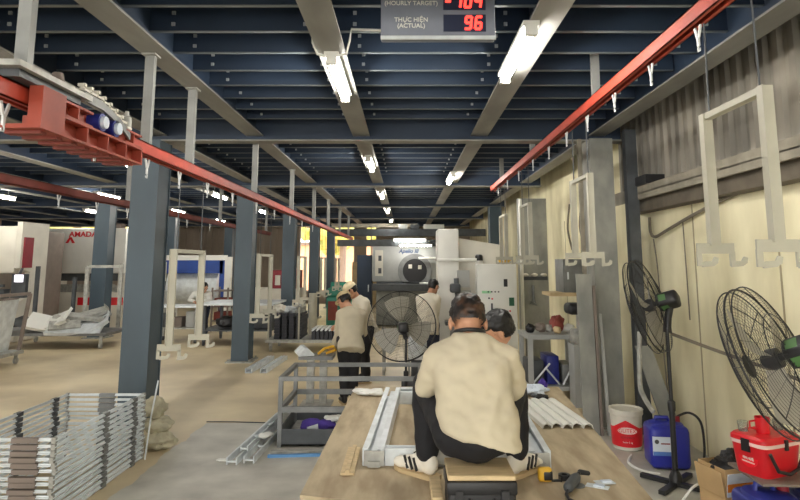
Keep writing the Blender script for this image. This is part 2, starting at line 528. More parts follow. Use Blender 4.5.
def trolley():
    t = thing('rail_trolley', '', 'trolley')
    b = MB()
    for s in (-1, 1):
        b.bar((0, s * .03, .02), (0, s * .008, -.04), .014, .009, (1, 0, 0))
    b.bar((0, 0, -.035), (0, 0, -.085), .016, .01, (1, 0, 0))
    b.build('bracket', 'trolley', t)
    b = MB(); b.tube([(0, 0, -.08), (0, .01, -.095), (0, .008, -.112), (0, -.01, -.112), (0, -.012, -.098)], .004, 6); b.build('hook', 'trolley', t)
    return t
tr0 = trolley(); first = True
for x, z, ys, lab, grp in ((1.5, 2.93, [2.95, 3.55, 4.2, 4.85, 5.5, 6.2, 7.0, 7.9, 8.8, 9.7], 'pale forked trolley hook under the bright red rail', 'trolleys on the bright red rail'),
                           (-1.8, 2.44, [2.62, 3.42, 4.12, 4.72, 5.4, 6.2, 7.2, 8.2, 9.3, 10.4, 11.6], 'pale forked trolley hook under the aisle rail', 'trolleys on the aisle rail'),
                           (-3.72, 2.44, [6.4, 7.2, 8.0, 9.0, 10.2, 11.4], 'pale forked trolley hook under the dull red rail', 'trolleys on the dull red rail')):
    for y in ys:
        if first:
            tr0.location = (x, y, z); tag(tr0, lab, None, grp); first = False
        else:
            dup(tr0, (x, y, z), lab, grp)

# hanging frames of the conveyor: upside-down U with forked hooks at both feet
def hang_frame(h, w, wire):
    t = thing('hanging_frame', '', 'hanging frame')
    b = MB(); a = w / 2
    for s in (-1, 1):
        b.box(-.026, .026, s * a - .012, s * a + .012, -h, 0)
        b.box(-.026, -.020, s * a - .022, s * a + .022, -h, 0)
    b.box(-.02, .02, -a, a, -.03, 0)
    b.build('frame', 'hanger', t)
    for s in (-1, 1):
        b = MB(); y = s * a; z = -h
        b.box(-.09, .09, y - .006, y + .006, z - .04, z + .01)
        for q in (-1, 1):
            b.box(q * .08 - .012, q * .08 + .012, y - .006, y + .006, z - .10, z - .03)
            b.prism([(0, 0), (.055, .006), (.075, .02), (.08, .045), (.062, .05), (.05, .03), (0, .026)], (q * .08 - (.012 if q > 0 else -.012), y - .005 * q, z - .105), (-q if q < 0 else 1, 0, 0), (0, 0, 1), .01)
        b.build('hook', 'hanger', t)
    for s in (-1, 1):
        b = MB(); b.tube([(0, s * a * .86, 0), (0, s * a * .82, wire)], .0045, 6); b.build('hanging_rod', 'dsteel', t)
    return t
hf = hang_frame(.65, .5, .46)
hf.location = (1.5, 2.68, 2.48); hf['label'] = 'cream hanging frame nearest along the bright red rail, in front of the corrugated sheet'
dup(hf, (1.5, 5.1, 2.47), 'cream hanging frame in front of the grey column by the cream wall')
dup(hf, (1.5, 7.5, 2.47), 'cream hanging frame in front of the mottled grey panel')
dup(hf, (1.5, 9.25, 2.47), 'cream hanging frame beside the white machine cabinet')
hg = hang_frame(.73, .66, .6)
hg.location = (-1.8, 5.02, 1.85); hg['label'] = 'cream hanging frame just past the nearest wide column, hooks low over the floor'
dup(hg, (-1.8, 7.75, 1.85), 'cream hanging frame beside the second aisle column')
dup(hg, (-1.8, 10.5, 1.85), 'cream hanging frame above the trolley of black stacked parts')
dup(hg, (-1.8, 13.2, 1.85), 'cream hanging frame beyond the trolley of black parts, before the green machine')
dup(hg, (-1.8, 15.9, 1.85), 'cream hanging frame farthest along the aisle rail')

# ================================================================= LAMPS
def lamp(L_=.95, rods=False, rad=.03):
    t = thing('tube_lamp', '', 'lamp')
    b = MB(); b.box(-.05, .05, -L_ / 2 - .04, L_ / 2 + .04, .03, .06)
    for s in (-1, 1): b.box(-.035, .035, s * L_ / 2 - .02 + s * .02, s * L_ / 2 + .02 + s * .02, -.03, .03)
    b.build('housing', 'white', t)
    b = MB(); b.tube([(0, -L_ / 2, 0), (0, L_ / 2, 0)], rad, 12); b.build('tube', 'lamp', t)
    if rods:
        for s in (-.3, .3):
            b = MB(); b.tube([(0, s, .06), (0, s, 3.52 - 3.12)], .008, 6); b.build('hanging_rod', 'galv', t)
    return t
LY = (4.52, 8.6, 12.6, 16.5, 20.3)
l0 = lamp(); lr = lamp(.95, True); lr.location = (-10.4, 8.5, 3.12); tag(lr, 'glowing tube lamp over the bays beyond the aisle columns', None, 'lamps beyond the aisle columns'); first = True
NM = {-.52: 'central ceiling beam with the wavy cable', .76: 'ceiling beam beside the display board'}
for x in (-.52, .76, -3.95, -6.3, -8.6):
    for i, y in enumerate((-3.6, .4) + LY):
        if x == .76 and y > 9: continue
        yy = y - (.54 if x == .76 and 3 < y < 6 else 0) + (1.5 if x == .76 and 8 < y < 9 else 0)
        if i < 2 and x < -6: continue
        if x in NM:
            lab = '%s tube lamp under the %s' % (('bright', 'bright', 'long glaring', 'second', 'third', 'fourth', 'small farthest')[i], NM[x])
            grp = None
            if i < 2: grp = 'lamps behind the viewpoint'; lab = 'tube lamp near the open end of the hall'
        else:
            lab = 'glowing tube lamp over the bays beyond the aisle columns'; grp = 'lamps beyond the aisle columns'
            if i < 2: grp = 'lamps behind the viewpoint'; lab = 'tube lamp near the open end of the hall'
        loc = (x, yy, 3.14 if x > -1 else 3.12)
        if first:
            l0.location = loc; o = l0; first = False
        else:
            o = dup(l0 if x > -1 else lr, loc)
            if 'group' in o: del o['group']
        o['label'] = lab
        if grp: o['group'] = grp
# far twin lamps hung across the hall
for dx, z, y, lab in ((0, 2.35, 16.60, 'upper of the two white lamps hanging across before the far machine'), (.16, 2.19, 16.60, 'lower of the two white lamps hanging across before the far machine')):
    o = lamp(.85, False, .016); o.location = (.1 + dx, y, z); o.rotation_euler = (0, 0, math.pi / 2); o['label'] = lab
b = MB(); b.box(-1.9, 1.4, 16.66, 16.74, 2.18, 2.36); struct('trim_12', b, 'dsteel', 'cross bar carrying the twin far lamps')
# wiring of the near lamp
b = MB()
b.tube([(-.56, 3.99, 3.16), (-.61, 3.98, 3.17), (-.64, 3.95, 3.24), (-.64, 3.95, 3.31)], .009, 6)
b.tube([(-.48, 3.99, 3.16), (-.41, 3.97, 3.17), (-.385, 3.93, 3.25), (-.37, 3.88, 3.31), (-.1, 3.88, 3.3), (.28, 3.88, 3.3)], .009, 6)
tag(b.build('lamp_cable', 'white'), 'white cable bending around the central beam to the near lamp', 'cable')

# ================================================================= DISPLAY BOARD
t = thing('display_board', 'grey production display board with red digits hanging under the joists', 'display board', (.185, 3.3, 3.02))
b = MB(); b.rbox(-.33, .33, 0, .07, 0, .62, .01, 2); b.build('case', mat('display case grey', (120, 126, 140), .5), t)
b = MB(); b.box(-.33, .33, -.012, 0, -.008, .014); b.build('bottom_trim', 'galv', t)
def seven(ch, x, z, w, h, parent, name='digit'):
    S = {'0': 'abcdef', '1': 'bc', '4': 'fgbc', '9': 'abcdfg', '6': 'afgedc', '-': 'g'}[ch]
    b = MB(); k = .014
    P = {'a': ((0, h), (w, h)), 'b': ((w, h / 2), (w, h)), 'c': ((w, 0), (w, h / 2)), 'd': ((0, 0), (w, 0)), 'e': ((0, 0), (0, h / 2)), 'f': ((0, h / 2), (0, h)), 'g': ((0, h / 2), (w, h / 2))}
    for s in S:
        (x0, z0), (x1, z1) = P[s]
        b.bar((x + x0 + z0 * .12, -.006, z + z0), (x + x1 + z1 * .12, -.006, z + z1), .006 if 1 else 0, k, (0, 0, 1) if z0 == z1 else (1, 0, 0)) if z0 == z1 else b.bar((x + x0 + z0 * .12, -.006, z + z0), (x + x1 + z1 * .12, -.006, z + z1), k, .006, (0, 1, 0))
    return b.build(name, 'led', parent)
for z0, s in ((.055, '96'), (.185, '-104'), (.315, '')):
    b = MB(); b.box(.03, .275, -.004, 0, z0 - .014, z0 + .088); w_ = b.build('display_window', mat('display window', (46, 52, 74), .3), t)
    n = len(s)
    for i, ch in enumerate(s):
        seven(ch, .262 - (n - i) * .058 + .008, z0 + .002, .032, .072, w_)
for s, z, sz in (('TH\u1ef0C HI\u1ec6N', .112, .036), ('(ACTUAL)', .076, .036), ('M\u1ee4C TI\u00caU', .252, .036), ('(HOURLY TARGET)', .212, .036)):
    text(s, sz, 'white', facing((-.155, -.003, z), (1, 0, 0), (0, 0, 1)), t, bold=.0006)
for x in (-.25, .25):
    b = MB(); b.tube([(x, .035, .6), (x, .035, .49)], .008, 6); b.build('hanging_rod', 'dsteel', t)

# ================================================================= RED DRIVE FRAME
t = thing('conveyor_drive', 'red steel drive frame with chain links and blue motor on the aisle rail', 'conveyor drive', (-1.8, 2.75, 2.36))
K['oxide'] = mat('red oxide frame', (150, 62, 44), .55, 0, .15, 6)
def side_channel(b, x, y0, y1, z0, z1, w):
    b.box(x - w, x, y0, y1, z0, z0 + .012); b.box(x - w, x, y0, y1, z1 - .012, z1); b.box(x - w, x - w + .008, y0, y1, z0, z1)
b = MB(); side_channel(b, .12, .13, 1.0, 0, .105, .07); b.box(-.085, -.06, .13, 1.0, 0, .105); b.box(-.085, .12, 1.0, 1.02, 0, .105)
b.build('frame', 'oxide', t)
for y in (.36, .58, .8):
    b = MB(); b.box(.055, .118, y - .006, y + .006, .012, .093); b.build('stiffener', 'oxide', t)
b = MB(); b.box(.06, .125, -.06, .13, .0, .2); b.box(-.1, .06, -.06, .13, .0, .02); b.build('end_block', 'oxide', t)
for y0, y1 in ((.13, .42), (.8, 1.02)):
    b = MB(); side_channel(b, .11, y0, y1, .105, .19, .06); b.box(.05, .11, (y0 + y1) / 2 - .006, (y0 + y1) / 2 + .006, .117, .178); b.build('upper_bracket', 'oxide', t)
b = MB()
for k in range(8): b.box(-.08, .09, .0 + k * .13, .05 + k * .13, -.014, 0)
b.build('bottom_grille', 'darkred', t)
b = MB(); b.box(-.6, .13, -.25, .36, .235, .262); b.build('top_plate', 'galvd', t)
b = MB(); b.box(-.09, .1, -.2, .3, .2, .235); b.build('plate_support', 'dsteel', t)
b = MB(); b.prism([(0, .03), (.2, .025), (.4, -.02), (.54, -.08), (.54, -.12), (.4, -.06), (.2, -.02), (0, -.02)], (.11, .32, .25), (0, 1, 0), (0, 0, 1), -.014); b.build('chain_guide', 'steel', t)
for k in range(8):
    y = .34 + k * .072; z = .285 - .012 * max(0, k - 2) ** 1.25
    b = MB(); b.box(.05, .11, y - .03, y + .03, z, z + .012); b.tube([(.08, y, z), (.08, y, z + .03)], .013, 8); b.box(.06, .1, y - .01, y + .01, z + .028, z + .045); b.build('chain_link', 'cream', t)
for x, y, r, h in ((-.2, .05, .13, .09), (.03, .2, .06, .08), (-.05, -.2, .07, .1)):
    b = MB(); b.lathe([(0, 0), (r, 0), (r, .02), (r * .6, .03), (r * .4, h), (0, h)], 20, Matrix.Translation((x, y, .262))); b.build('sprocket', 'brownpanel', t)
for y in (.52, .68):
    b = MB(); b.lathe([(0, -.05), (.05, -.05), (.05, .05), (0, .05)], 16, Matrix.Translation((.06, y, .16)) @ Matrix.Rotation(math.pi / 2, 4, 'Y')); b.build('motor', 'dblue', t)
    b = MB(); b.lathe([(0, .05), (.035, .05), (.035, .07), (0, .07)], 12, Matrix.Translation((.06, y, .16)) @ Matrix.Rotation(math.pi / 2, 4, 'Y')); b.build('motor_flange', 'label', t)
for x, y in ((.08, .86), (.02, .95)):
    b = MB(); b.lathe([(0, 0), (.03, .0), (.03, .08), (.012, .09), (.012, .12), (0, .12)], 12, Matrix.Translation((x, y, .19))); b.build('adjuster', 'galvd', t)

# ================================================================= PEOPLE
def hand(b, wrist, fwd, palm_n, side, curl=.6, s=1.0):
    """palm, four bent fingers of unequal length and a thumb leaving the side of the palm"""
    f = V(fwd).normalized(); n = V(palm_n); n = (n - f * n.dot(f)).normalized(); a = f.cross(n) * side
    w = V(wrist)
    for k in (-1, 0, 1):
        b.cap(w + f * .01 + a * k * .012 * s, w + f * .085 * s + a * k * .026 * s, .016 * s, .013 * s, 8)
    for k, (off, ln) in enumerate(((-.034, .066), (-.012, .078), (.012, .074), (.034, .058))):
        p = w + f * .088 * s + a * off * s
        d = f * math.cos(curl * .5) + n * math.sin(curl * .5) + a * off * 2.2
        q = p + d.normalized() * ln * .52 * s
        d2 = f * math.cos(curl * 1.5) + n * math.sin(curl * 1.5)
        r = q + d2.normalized() * ln * .5 * s
        b.cap(p, q, .0092 * s, .0085 * s, 8); b.cap(q, r, .0085 * s, .0075 * s, 8)
    p = w + f * .03 * s - a * .03 * s
    q = p + (f * .7 - a * .7 + n * .25).normalized() * .042 * s
    b.cap(p, q, .012 * s, .0105 * s, 8); b.cap(q, q + (f * .95 - a * .1 + n * .4).normalized() * .034 * s, .0105 * s, .0085 * s, 8)

def shoe(name_parent, heel, d, up=(0, 0, 1), L_=.27, upper='shoe', stripes=True, outer=1):
    d = V(d); d.z = 0; d.normalize()
    m = Matrix((d, V((0, 0, 1)).cross(d), (0, 0, 1))).transposed().to_4x4(); m.translation = V(heel)
    b = MB(m); k = L_ / .27 if L_ else 1
    for p, r in (((.045, 0, .062), (.05, .038, .05)), ((.10, 0, .058), (.06, .04, .045)), ((.16, 0, .045), (.06, .045, .034)), ((.215, .002, .036), (.055, .043, .026)), ((.05, 0, .09), (.045, .036, .035))):
        b.ell(V(p) * k, [x * k for x in r], 12, 8)
    u = blob(b, 'shoe', upper, name_parent, .006, 3)
    b = MB(m)
    pts = [(-.008, .03), (.05, .04), (.12, .042), (.19, .05), (.25, .03), (.275, 0), (.25, -.03), (.19, -.046), (.12, -.038), (.05, -.038), (-.008, -.03)]
    b.prism([(x * k, y * k) for x, y in pts], (0, 0, 0), (1, 0, 0), (0, 1, 0), .019 * k); b.build('sole', 'gum', u)
    if stripes:
        for i in range(3):
            x = .085 + i * .03
            for o in (1, -1):
                b = MB(m); b.bar(V((x, o * .0425, .03)) * k, V((x + .028, o * .036, .082)) * k, .012, .006, (0, 1, 0)); b.build('stripe', 'black', u)
    return u

def head(b, c, f, up, s=1.0):
    """skull, jaw, nose, ears; eyes at half the height"""
    c = V(c); f = V(f).normalized(); up = V(up); up = (up - f * up.dot(f)).normalized(); r = f.cross(up)
    R = Matrix((r, f, up)).transposed()
    P = lambda x, y, z: c + (r * x + f * y + up * z) * s
    b.ell(P(0, -.012, .03), (.076 * s, .094 * s, .086 * s), 16, 10, R)
    b.ell(P(0, .02, -.03), (.062 * s, .072 * s, .082 * s), 16, 10, R)
    b.ell(P(0, .062, -.088), (.03 * s, .028 * s, .024 * s), 10, 8, R)
    b.cap(P(0, .085, .005), P(0, .106, -.028), .009 * s, .014 * s, 8)
    b.cap(P(-.02, .082, -.062), P(.02, .082, -.062), .011 * s, .011 * s, 8)
    b.cap(P(-.045, .07, .024), P(.045, .07, .024), .013 * s, .013 * s, 8)
    for q in (-1, 1):
        b.ell(P(q * .08, -.008, -.012), (.011 * s, .02 * s, .034 * s), 10, 8, R)
    return P, R

def face_parts(par, P, R, s=1.0):
    for q in (-1, 1):
        b = MB(); b.ell(P(q * .031, .083, .0), (.013 * s, .006 * s, .008 * s), 10, 6, R); b.build('eye', 'dblack', par)
        b = MB(); b.cap(P(q * .016, .094, .026), P(q * .05, .083, .028), .005 * s, .004 * s, 6); b.build('eyebrow', 'hairb', par)
    b = MB(); b.cap(P(-.02, .091, -.062), P(.02, .091, -.062), .006 * s, .006 * s, 8); b.build('mouth', mat('lip', (168, 100, 88), .5), par)

def fold(sc, amp, seed):
    def w(co):
        p = V((co.x * sc, co.y * sc, co.z * sc * .75)) + V((seed, seed * .7, 0))
        return amp * (noise.noise(p) + .5 * noise.noise(p * 2.1))
    return w

def person(label, J, shirt='shirt', legs='trouser', hairm='hairb', cap=None, group=None, voxel=.012, fine=False, rings=None, shoes='black', stripes=False, loc=(0, 0, 0), curl=.7, toes=None, seed=1, hair_long=0.0):
    """J: joints. pelvis chest neck head(face dir fd, up ud) shL elL wrL hipL knL anL and R"""
    t = thing('person', label, 'person', loc)
    t.location = loc
    o = V(loc); G = {k: V(v) - o if k not in ('fd', 'ud') else V(v) for k, v in J.items()}
    b = MB()
    P, R = head(b, G['head'], G['fd'], G['ud'])
    b.cap(G['neck'], G['head'] - (P(0, 0, 1) - P(0, 0, 0)) * .04 - (P(0, 1, 0) - P(0, 0, 0)) * .02, .056, .052)
    b.cap(G['pelvis'], G['chest'], .08, .07); b.cap(G['chest'], G['neck'], .07, .052)
    for s in 'LR':
        b.cap(G['chest'] + (G['neck'] - G['chest']) * .55, G['sh' + s], .045, .04)
        b.cap(G['sh' + s], G['el' + s], .04, .036); b.cap(G['el' + s], G['wr' + s], .037, .026)
        b.cap(G['pelvis'], G['hip' + s], .1, .085)
        b.cap(G['hip' + s], G['kn' + s], .078, .052); b.cap(G['kn' + s], G['an' + s], .05, .033)
        d = (toes[s] if toes else G['fd']); d = V(d); d.z = 0; d.normalize()
        b.cap(G['an' + s], G['an' + s] + d * .1 + V((0, 0, -.045)), .034, .026)
        fw = (G['wr' + s] - G['el' + s]).normalized()
        pn = V((0, 0, -1)) if abs(fw.z) < .8 else G['fd']
        hand(b, G['wr' + s], fw, pn, 1 if s == 'R' else -1, curl)
    body = blob(b, 'body', 'skin', t, .0065 if fine else .009, 3)
    face_parts(t, P, R)
    # shirt
    b = MB()
    if rings:
        b.loft([(V(c) - o, u, v, rx, ry) for c, u, v, rx, ry in rings], 22, 2.4)
    else:
        ax = (G['shR'] - G['shL']).normalized(); sp = (G['neck'] - G['pelvis']).normalized(); fr = ax.cross(sp)
        if fr.dot(G['fd']) < 0 and 0: fr = -fr
        mid = G['pelvis'].lerp(G['chest'], .5)
        b.loft([(G['pelvis'] - sp * .17, ax, fr, .172, .128), (G['pelvis'], ax, fr, .17, .128), (mid, ax, fr, .165, .122), (G['chest'], ax, fr, .178, .122), (G['chest'].lerp(G['neck'], .6), ax, fr, .17, .105), (G['chest'].lerp(G['neck'], .85), ax, fr, .12, .08), (G['neck'], ax, fr, .068, .066)], 20, 2.3)
    for s in 'LR':
        top = G['chest'].lerp(G['neck'], .62)
        b.cap(top, G['sh' + s], .088, .072); b.cap(G['sh' + s], G['el' + s], .07, .058)
        e = G['el' + s].lerp(G['wr' + s], .9)
        b.cap(G['el' + s], e, .057, .043)
    blob(b, 'shirt', shirt, t, voxel, 5, fold(9, .012, seed) if not fine else lambda co: .013 * noise.noise(V((co.x * 7 + co.z * 4, co.y * 6, co.z * 9 - co.x * 5))) + .007 * noise.noise(V((co.x * 20 + co.z * 14, co.y * 12, co.z * 22 - co.x * 10))))
    # trousers
    b = MB()
    for s in 'LR':
        b.cap(G['pelvis'] + V((0, 0, -.0)), G['hip' + s], .125, .105); b.cap(G['hip' + s], G['kn' + s], .1, .074)
        b.cap(G['kn' + s], G['an' + s].lerp(G['kn' + s], .1), .073, .058)
    blob(b, 'trousers', legs, t, voxel, 4, fold(12, .008, seed + 3))
    for s in 'LR':
        d = V(toes[s] if toes else G['fd']); d.z = 0; d.normalize()
        shoe(t, G['an' + s] - d * .06 + V((0, 0, -.085)), d, upper=shoes, stripes=stripes)
    # hair or cap
    b = MB()
    b.ell(P(0, -.022, .04), (.081, .097, .088), 18, 12, R); b.ell(P(0, -.05, .0), (.074, .064, .075), 16, 10, R)
    if hair_long: b.ell(P(0, .03, .075), (.074, .07, .045), 16, 10, R)
    hr = blob(b, 'hair', hairm, t, .008, 2, lambda co: .007 * noise.noise(co * 38) + .005 * noise.noise(co * 90))
    # keep hair off the face and the nape
    ff = (P(0, 1, 0) - P(0, 0, 0)).normalized(); uu = (P(0, 0, 1) - P(0, 0, 0)).normalized()
    bm = bmesh.new(); bm.from_mesh(hr.data)
    kill = [v for v in bm.verts if (v.co - P(0, .03, 0)).dot(ff) > 0 and (v.co - P(0, 0, .045)).dot(uu) < 0 or (v.co - P(0, 0, -.036 if fine else -.055)).dot(uu) < 0]
    bmesh.ops.delete(bm, geom=kill, context='VERTS'); bm.to_mesh(hr.data); bm.free()
    if cap:
        b = MB(); b.ell(P(0, -.012, .052), (.094, .108, .082), 18, 12, R)
        c = blob(b, 'cap', cap, t, .008, 2)
        bm = bmesh.new(); bm.from_mesh(c.data)
        bmesh.ops.delete(bm, geom=[v for v in bm.verts if (v.co - P(0, 0, .03)).dot(uu) < 0], context='VERTS'); bm.to_mesh(c.data); bm.free()
        r_ = ff.cross(uu)
        b = MB(); b.prism([(.075 * math.cos(a), .085 + .075 * math.sin(a)) for a in [math.pi * k / 10 for k in range(11)]] + [(-.075, .06), (.075, .06)], P(0, 0, .035), r_, ff, .006); b.build('brim', cap, c)
    return t

# ---- man seated on the black box at the table, back to the viewer
X3, Y3 = (1, 0, 0), (0, 1, 0)
J = dict(pelvis=(.295, 2.68, 1.03), chest=(.287, 2.74, 1.28), neck=(.284, 2.765, 1.415), head=(.283, 2.82, 1.475), fd=(0, .82, -.57), ud=(0, .57, .82),
         shL=(.148, 2.745, 1.325), elL=(.088, 2.80, 1.20), wrL=(.17, 3.02, 1.13), shR=(.43, 2.745, 1.325), elR=(.49, 2.80, 1.2), wrR=(.41, 3.02, 1.10),
         hipL=(.21, 2.70, 1.03), knL=(.10, 3.02, 1.16), anL=(.098, 2.985, .835), hipR=(.37, 2.70, 1.03), knR=(.515, 3.03, 1.15), anR=(.525, 3.0, .835))
rg = [((.315, 2.638, 1.015), (1, 0, -.26), Y3, .166, .137), ((.312, 2.642, 1.032), (1, 0, -.24), Y3, .174, .142), ((.308, 2.655, 1.085), (1, 0, -.1), Y3, .174, .138), ((.297, 2.675, 1.15), X3, Y3, .168, .132), ((.29, 2.705, 1.25), X3, Y3, .172, .13),
      ((.286, 2.735, 1.33), X3, Y3, .17, .122), ((.285, 2.75, 1.37), X3, Y3, .135, .10), ((.284, 2.76, 1.41), X3, (0, 1, -.2), .088, .074), ((.284, 2.765, 1.438), X3, (0, 1, -.2), .07, .064)]
sat = person('person in beige shirt seated on the black box, back to the viewer', J, 'shirt', 'trouser', 'hair', None, None, .009, True, rg, 'shoe', True, (.29, 2.64, .95), .9, {'L': (-.72, .7, 0), 'R': (.72, .7, 0)}, 4)
b = MB()
b.tube([(-.006 + .066 * math.cos(a), .128 + .062 * math.sin(a), .486 - .02 * math.sin(a)) for a in [2 * math.pi * k / 24 for k in range(24)]], .009, 8, False, True); b.build('undershirt_collar', 'black', sat)

# ---- person bending over the table opposite
J = dict(pelvis=(.42, 4.1, .95), chest=(.50, 3.98, 1.12), neck=(.57, 3.9, 1.24), head=(.57, 3.83, 1.33), fd=(-.88, .12, -.45), ud=(-.40, -.22, .88),
         shL=(.46, 4.06, 1.13), elL=(.37, 4.02, .98), wrL=(.25, 3.92, .95), shR=(.62, 3.88, 1.12), elR=(.52, 3.68, .98), wrR=(.38, 3.62, .93),
         hipL=(.36, 4.18, .93), knL=(.22, 4.08, 1.05), anL=(.30, 4.24, .84), hipR=(.44, 4.02, .93), knR=(.28, 3.84, .87), anR=(.40, 4.12, .84))
person('black haired person bending low over the table beyond the seated man', J, 'shirt2', 'trouser', 'hairb', None, None, .012, False, None, 'black', False, (.5, 4.2, .75), .8, {'L': (-.5, -.6, 0), 'R': (-.3, -.8, 0)}, 9, 1)

# ---- two workers by the column, bending over the stand
J = dict(pelvis=(-.70, 7.78, .80), chest=(-.70, 7.88, 1.02), neck=(-.74, 7.99, 1.15), head=(-.82, 8.09, 1.24), fd=(-.5, .6, -.6), ud=(-.25, .5, .8),
         shL=(-.84, 7.93, 1.08), elL=(-.87, 7.95, .84), wrL=(-.95, 8.06, .66), shR=(-.57, 7.93, 1.08), elR=(-.55, 7.99, .85), wrR=(-.66, 8.12, .76),
         hipL=(-.78, 7.78, .78), knL=(-.78, 7.84, .43), anL=(-.77, 7.78, .085), hipR=(-.62, 7.78, .78), knR=(-.66, 7.86, .43), anR=(-.66, 7.84, .085))
person('person in a tan cap and beige shirt bent over the stand', J, 'shirt', 'trouser', 'hairb', 'capm', None, .013, False, None, 'black', False, (-.72, 7.78, 0), .7, {'L': (-.3, 1, 0), 'R': (.2, 1, 0)}, 2)
J = dict(pelvis=(-.58, 9.2, .80), chest=(-.64, 9.1, 1.07), neck=(-.74, 9.06, 1.24), head=(-.82, 9.0, 1.33), fd=(-.75, -.2, -.55), ud=(-.6, -.1, .8),
         shL=(-.72, 9.22, 1.15), elL=(-.84, 9.25, .92), wrL=(-1.0, 9.1, .84), shR=(-.60, 8.95, 1.16), elR=(-.64, 8.86, .90), wrR=(-.82, 8.8, .76),
         hipL=(-.60, 9.28, .78), knL=(-.64, 9.26, .43), anL=(-.62, 9.3, .085), hipR=(-.56, 9.12, .78), knR=(-.60, 9.05, .43), anR=(-.57, 9.1, .085))
person('person in a pale cap stooping beyond the worker in the tan cap', J, 'shirt2', 'trouser', 'hairb', 'capw', None, .013, False, None, 'black', False, (-.66, 9.2, 0), .7, {'L': (-1, .1, 0), 'R': (-1, -.2, 0)}, 5)
# ---- worker at the white machine
J = dict(pelvis=(.345, 8.95, .86), chest=(.33, 9.0, 1.16), neck=(.38, 9.06, 1.33), head=(.435, 9.1, 1.44), fd=(.6, .7, -.4), ud=(.2, .25, .94),
         shL=(.20, 9.02, 1.25), elL=(.22, 9.2, 1.02), wrL=(.40, 9.3, 1.0), shR=(.48, 8.98, 1.25), elR=(.47, 9.03, 1.0), wrR=(.40, 9.18, .98),
         hipL=(.27, 8.95, .84), knL=(.32, 9.02, .45), anL=(.34, 8.95, .085), hipR=(.42, 8.95, .84), knR=(.45, 9.05, .43), anR=(.44, 8.98, .085))
w3 = person('dark haired person in cream shirt and jeans working at the white machine', J, 'shirt2', 'jeans', 'hairb', None, None, .013, False, None, 'black', False, (.345, 8.95, 0), .7, {'L': (.4, 1, 0), 'R': (.5, 1, 0)}, 7); w3.location.x += .0; w3.location.y += .4; w3.scale = (.95, .95, .95)
b = MB(); b.loft([((0, 0, .72), X3, Y3, .16, .13), ((0, 0, .755), X3, Y3, .16, .13)], 18, 2.2); b.build('belt', 'black', w3)
# ---- person far beyond the nearest hanging frame
J = dict(pelvis=(-5.35, 14.2, .70), chest=(-5.35, 14.1, .92), neck=(-5.32, 14.0, 1.06), head=(-5.25, 13.95, 1.15), fd=(.6, -.6, -.5), ud=(.3, -.2, .9),
         shL=(-5.18, 14.1, 1.0), elL=(-5.1, 13.98, .86), wrL=(-5.2, 13.8, .84), shR=(-5.5, 14.0, 1.0), elR=(-5.55, 13.9, .86), wrR=(-5.4, 13.75, .84),
         hipL=(-5.27, 14.2, .68), knL=(-5.25, 14.1, .38), anL=(-5.25, 14.2, .085), hipR=(-5.43, 14.2, .68), knR=(-5.45, 14.1, .38), anR=(-5.45, 14.2, .085))
person('dark haired person in a white shirt stooping behind the far grey work trolley', J, 'white', 'jeans', 'hairb', None, None, .016, False, None, 'black', False, (-5.35, 14.2, 0), .7, {'L': (0, -1, 0), 'R': (0, -1, 0)}, 3).location = (-4.85, 14.6, 0)

# ================================================================= WORK TABLE
t = thing('work_table', 'large worn plywood work table in the foreground under the seated man', 'table', (0, 0, 0))
t.location = (.35, 3.8, 0)
def loc(o): return Matrix.Translation(-o.location)
b = MB(loc(t)); b.prism([(-.46, 2.766), (1.02, 2.36), (1.235, 5.05), (-.41, 5.05)], (0, 0, .732), X3, Y3, .018)
b.build('plywood_top', 'ply', t)
b = MB(loc(t))
for x0, y0, x1, y1 in ((-.38, 2.86, -.36, 4.95), (.95, 2.6, 1.13, 4.95), (-.38, 2.9, .95, 2.9), (-.36, 4.93, 1.13, 4.93), (-.37, 3.9, 1.05, 3.9)):
    b.bar((x0, y0, .70), (x1, y1, .70), .05, .062)
b.build('frame', 'dsteel', t)
for x, y in ((-.38, 2.9), (-.36, 4.93), (.97, 2.75), (1.12, 4.93), (.1, 2.95)):
    b = MB(loc(t)); b.box(x - .03, x + .03, y - .03, y + .03, 0, .67); b.build('leg', 'dsteel', t)

# black box seat with plank
t = thing('tool_box', 'black plastic tool box that the seated man sits on', 'tool box', (.30, 2.60, .75))
b = MB(); b.rbox(-.135, .135, -.09, .12, 0.004, .13, .015, 3); b.build('body', 'black', t)
b = MB(); b.rbox(-.14, .14, -.097, .125, .09, .142, .01, 2); b.build('lid', 'black', t)
b = MB(); b.tube([(-.05, -.09, .075), (-.045, -.108, .06), (.045, -.108, .06), (.05, -.09, .075)], .008, 8); b.build('handle', 'dblack', t)
for x in (-.09, .09):
    b = MB(); b.box(x - .015, x + .015, -.104, -.096, .06, .11); b.build('latch', 'dblack', t)
b = MB(); b.rbox(.165, .435, 2.51, 2.74, .893, .913, .004, 1)
tag(b.build('seat_board', 'wood'), 'pale board lying on the black tool box as a seat', 'board')
b = MB(); b.rbox(.105, .152, 2.60, 2.86, .752, .80, .004, 1); tag(b.build('wood_block', 'wood'), 'pale wooden batten lying beside the black tool box', 'batten')

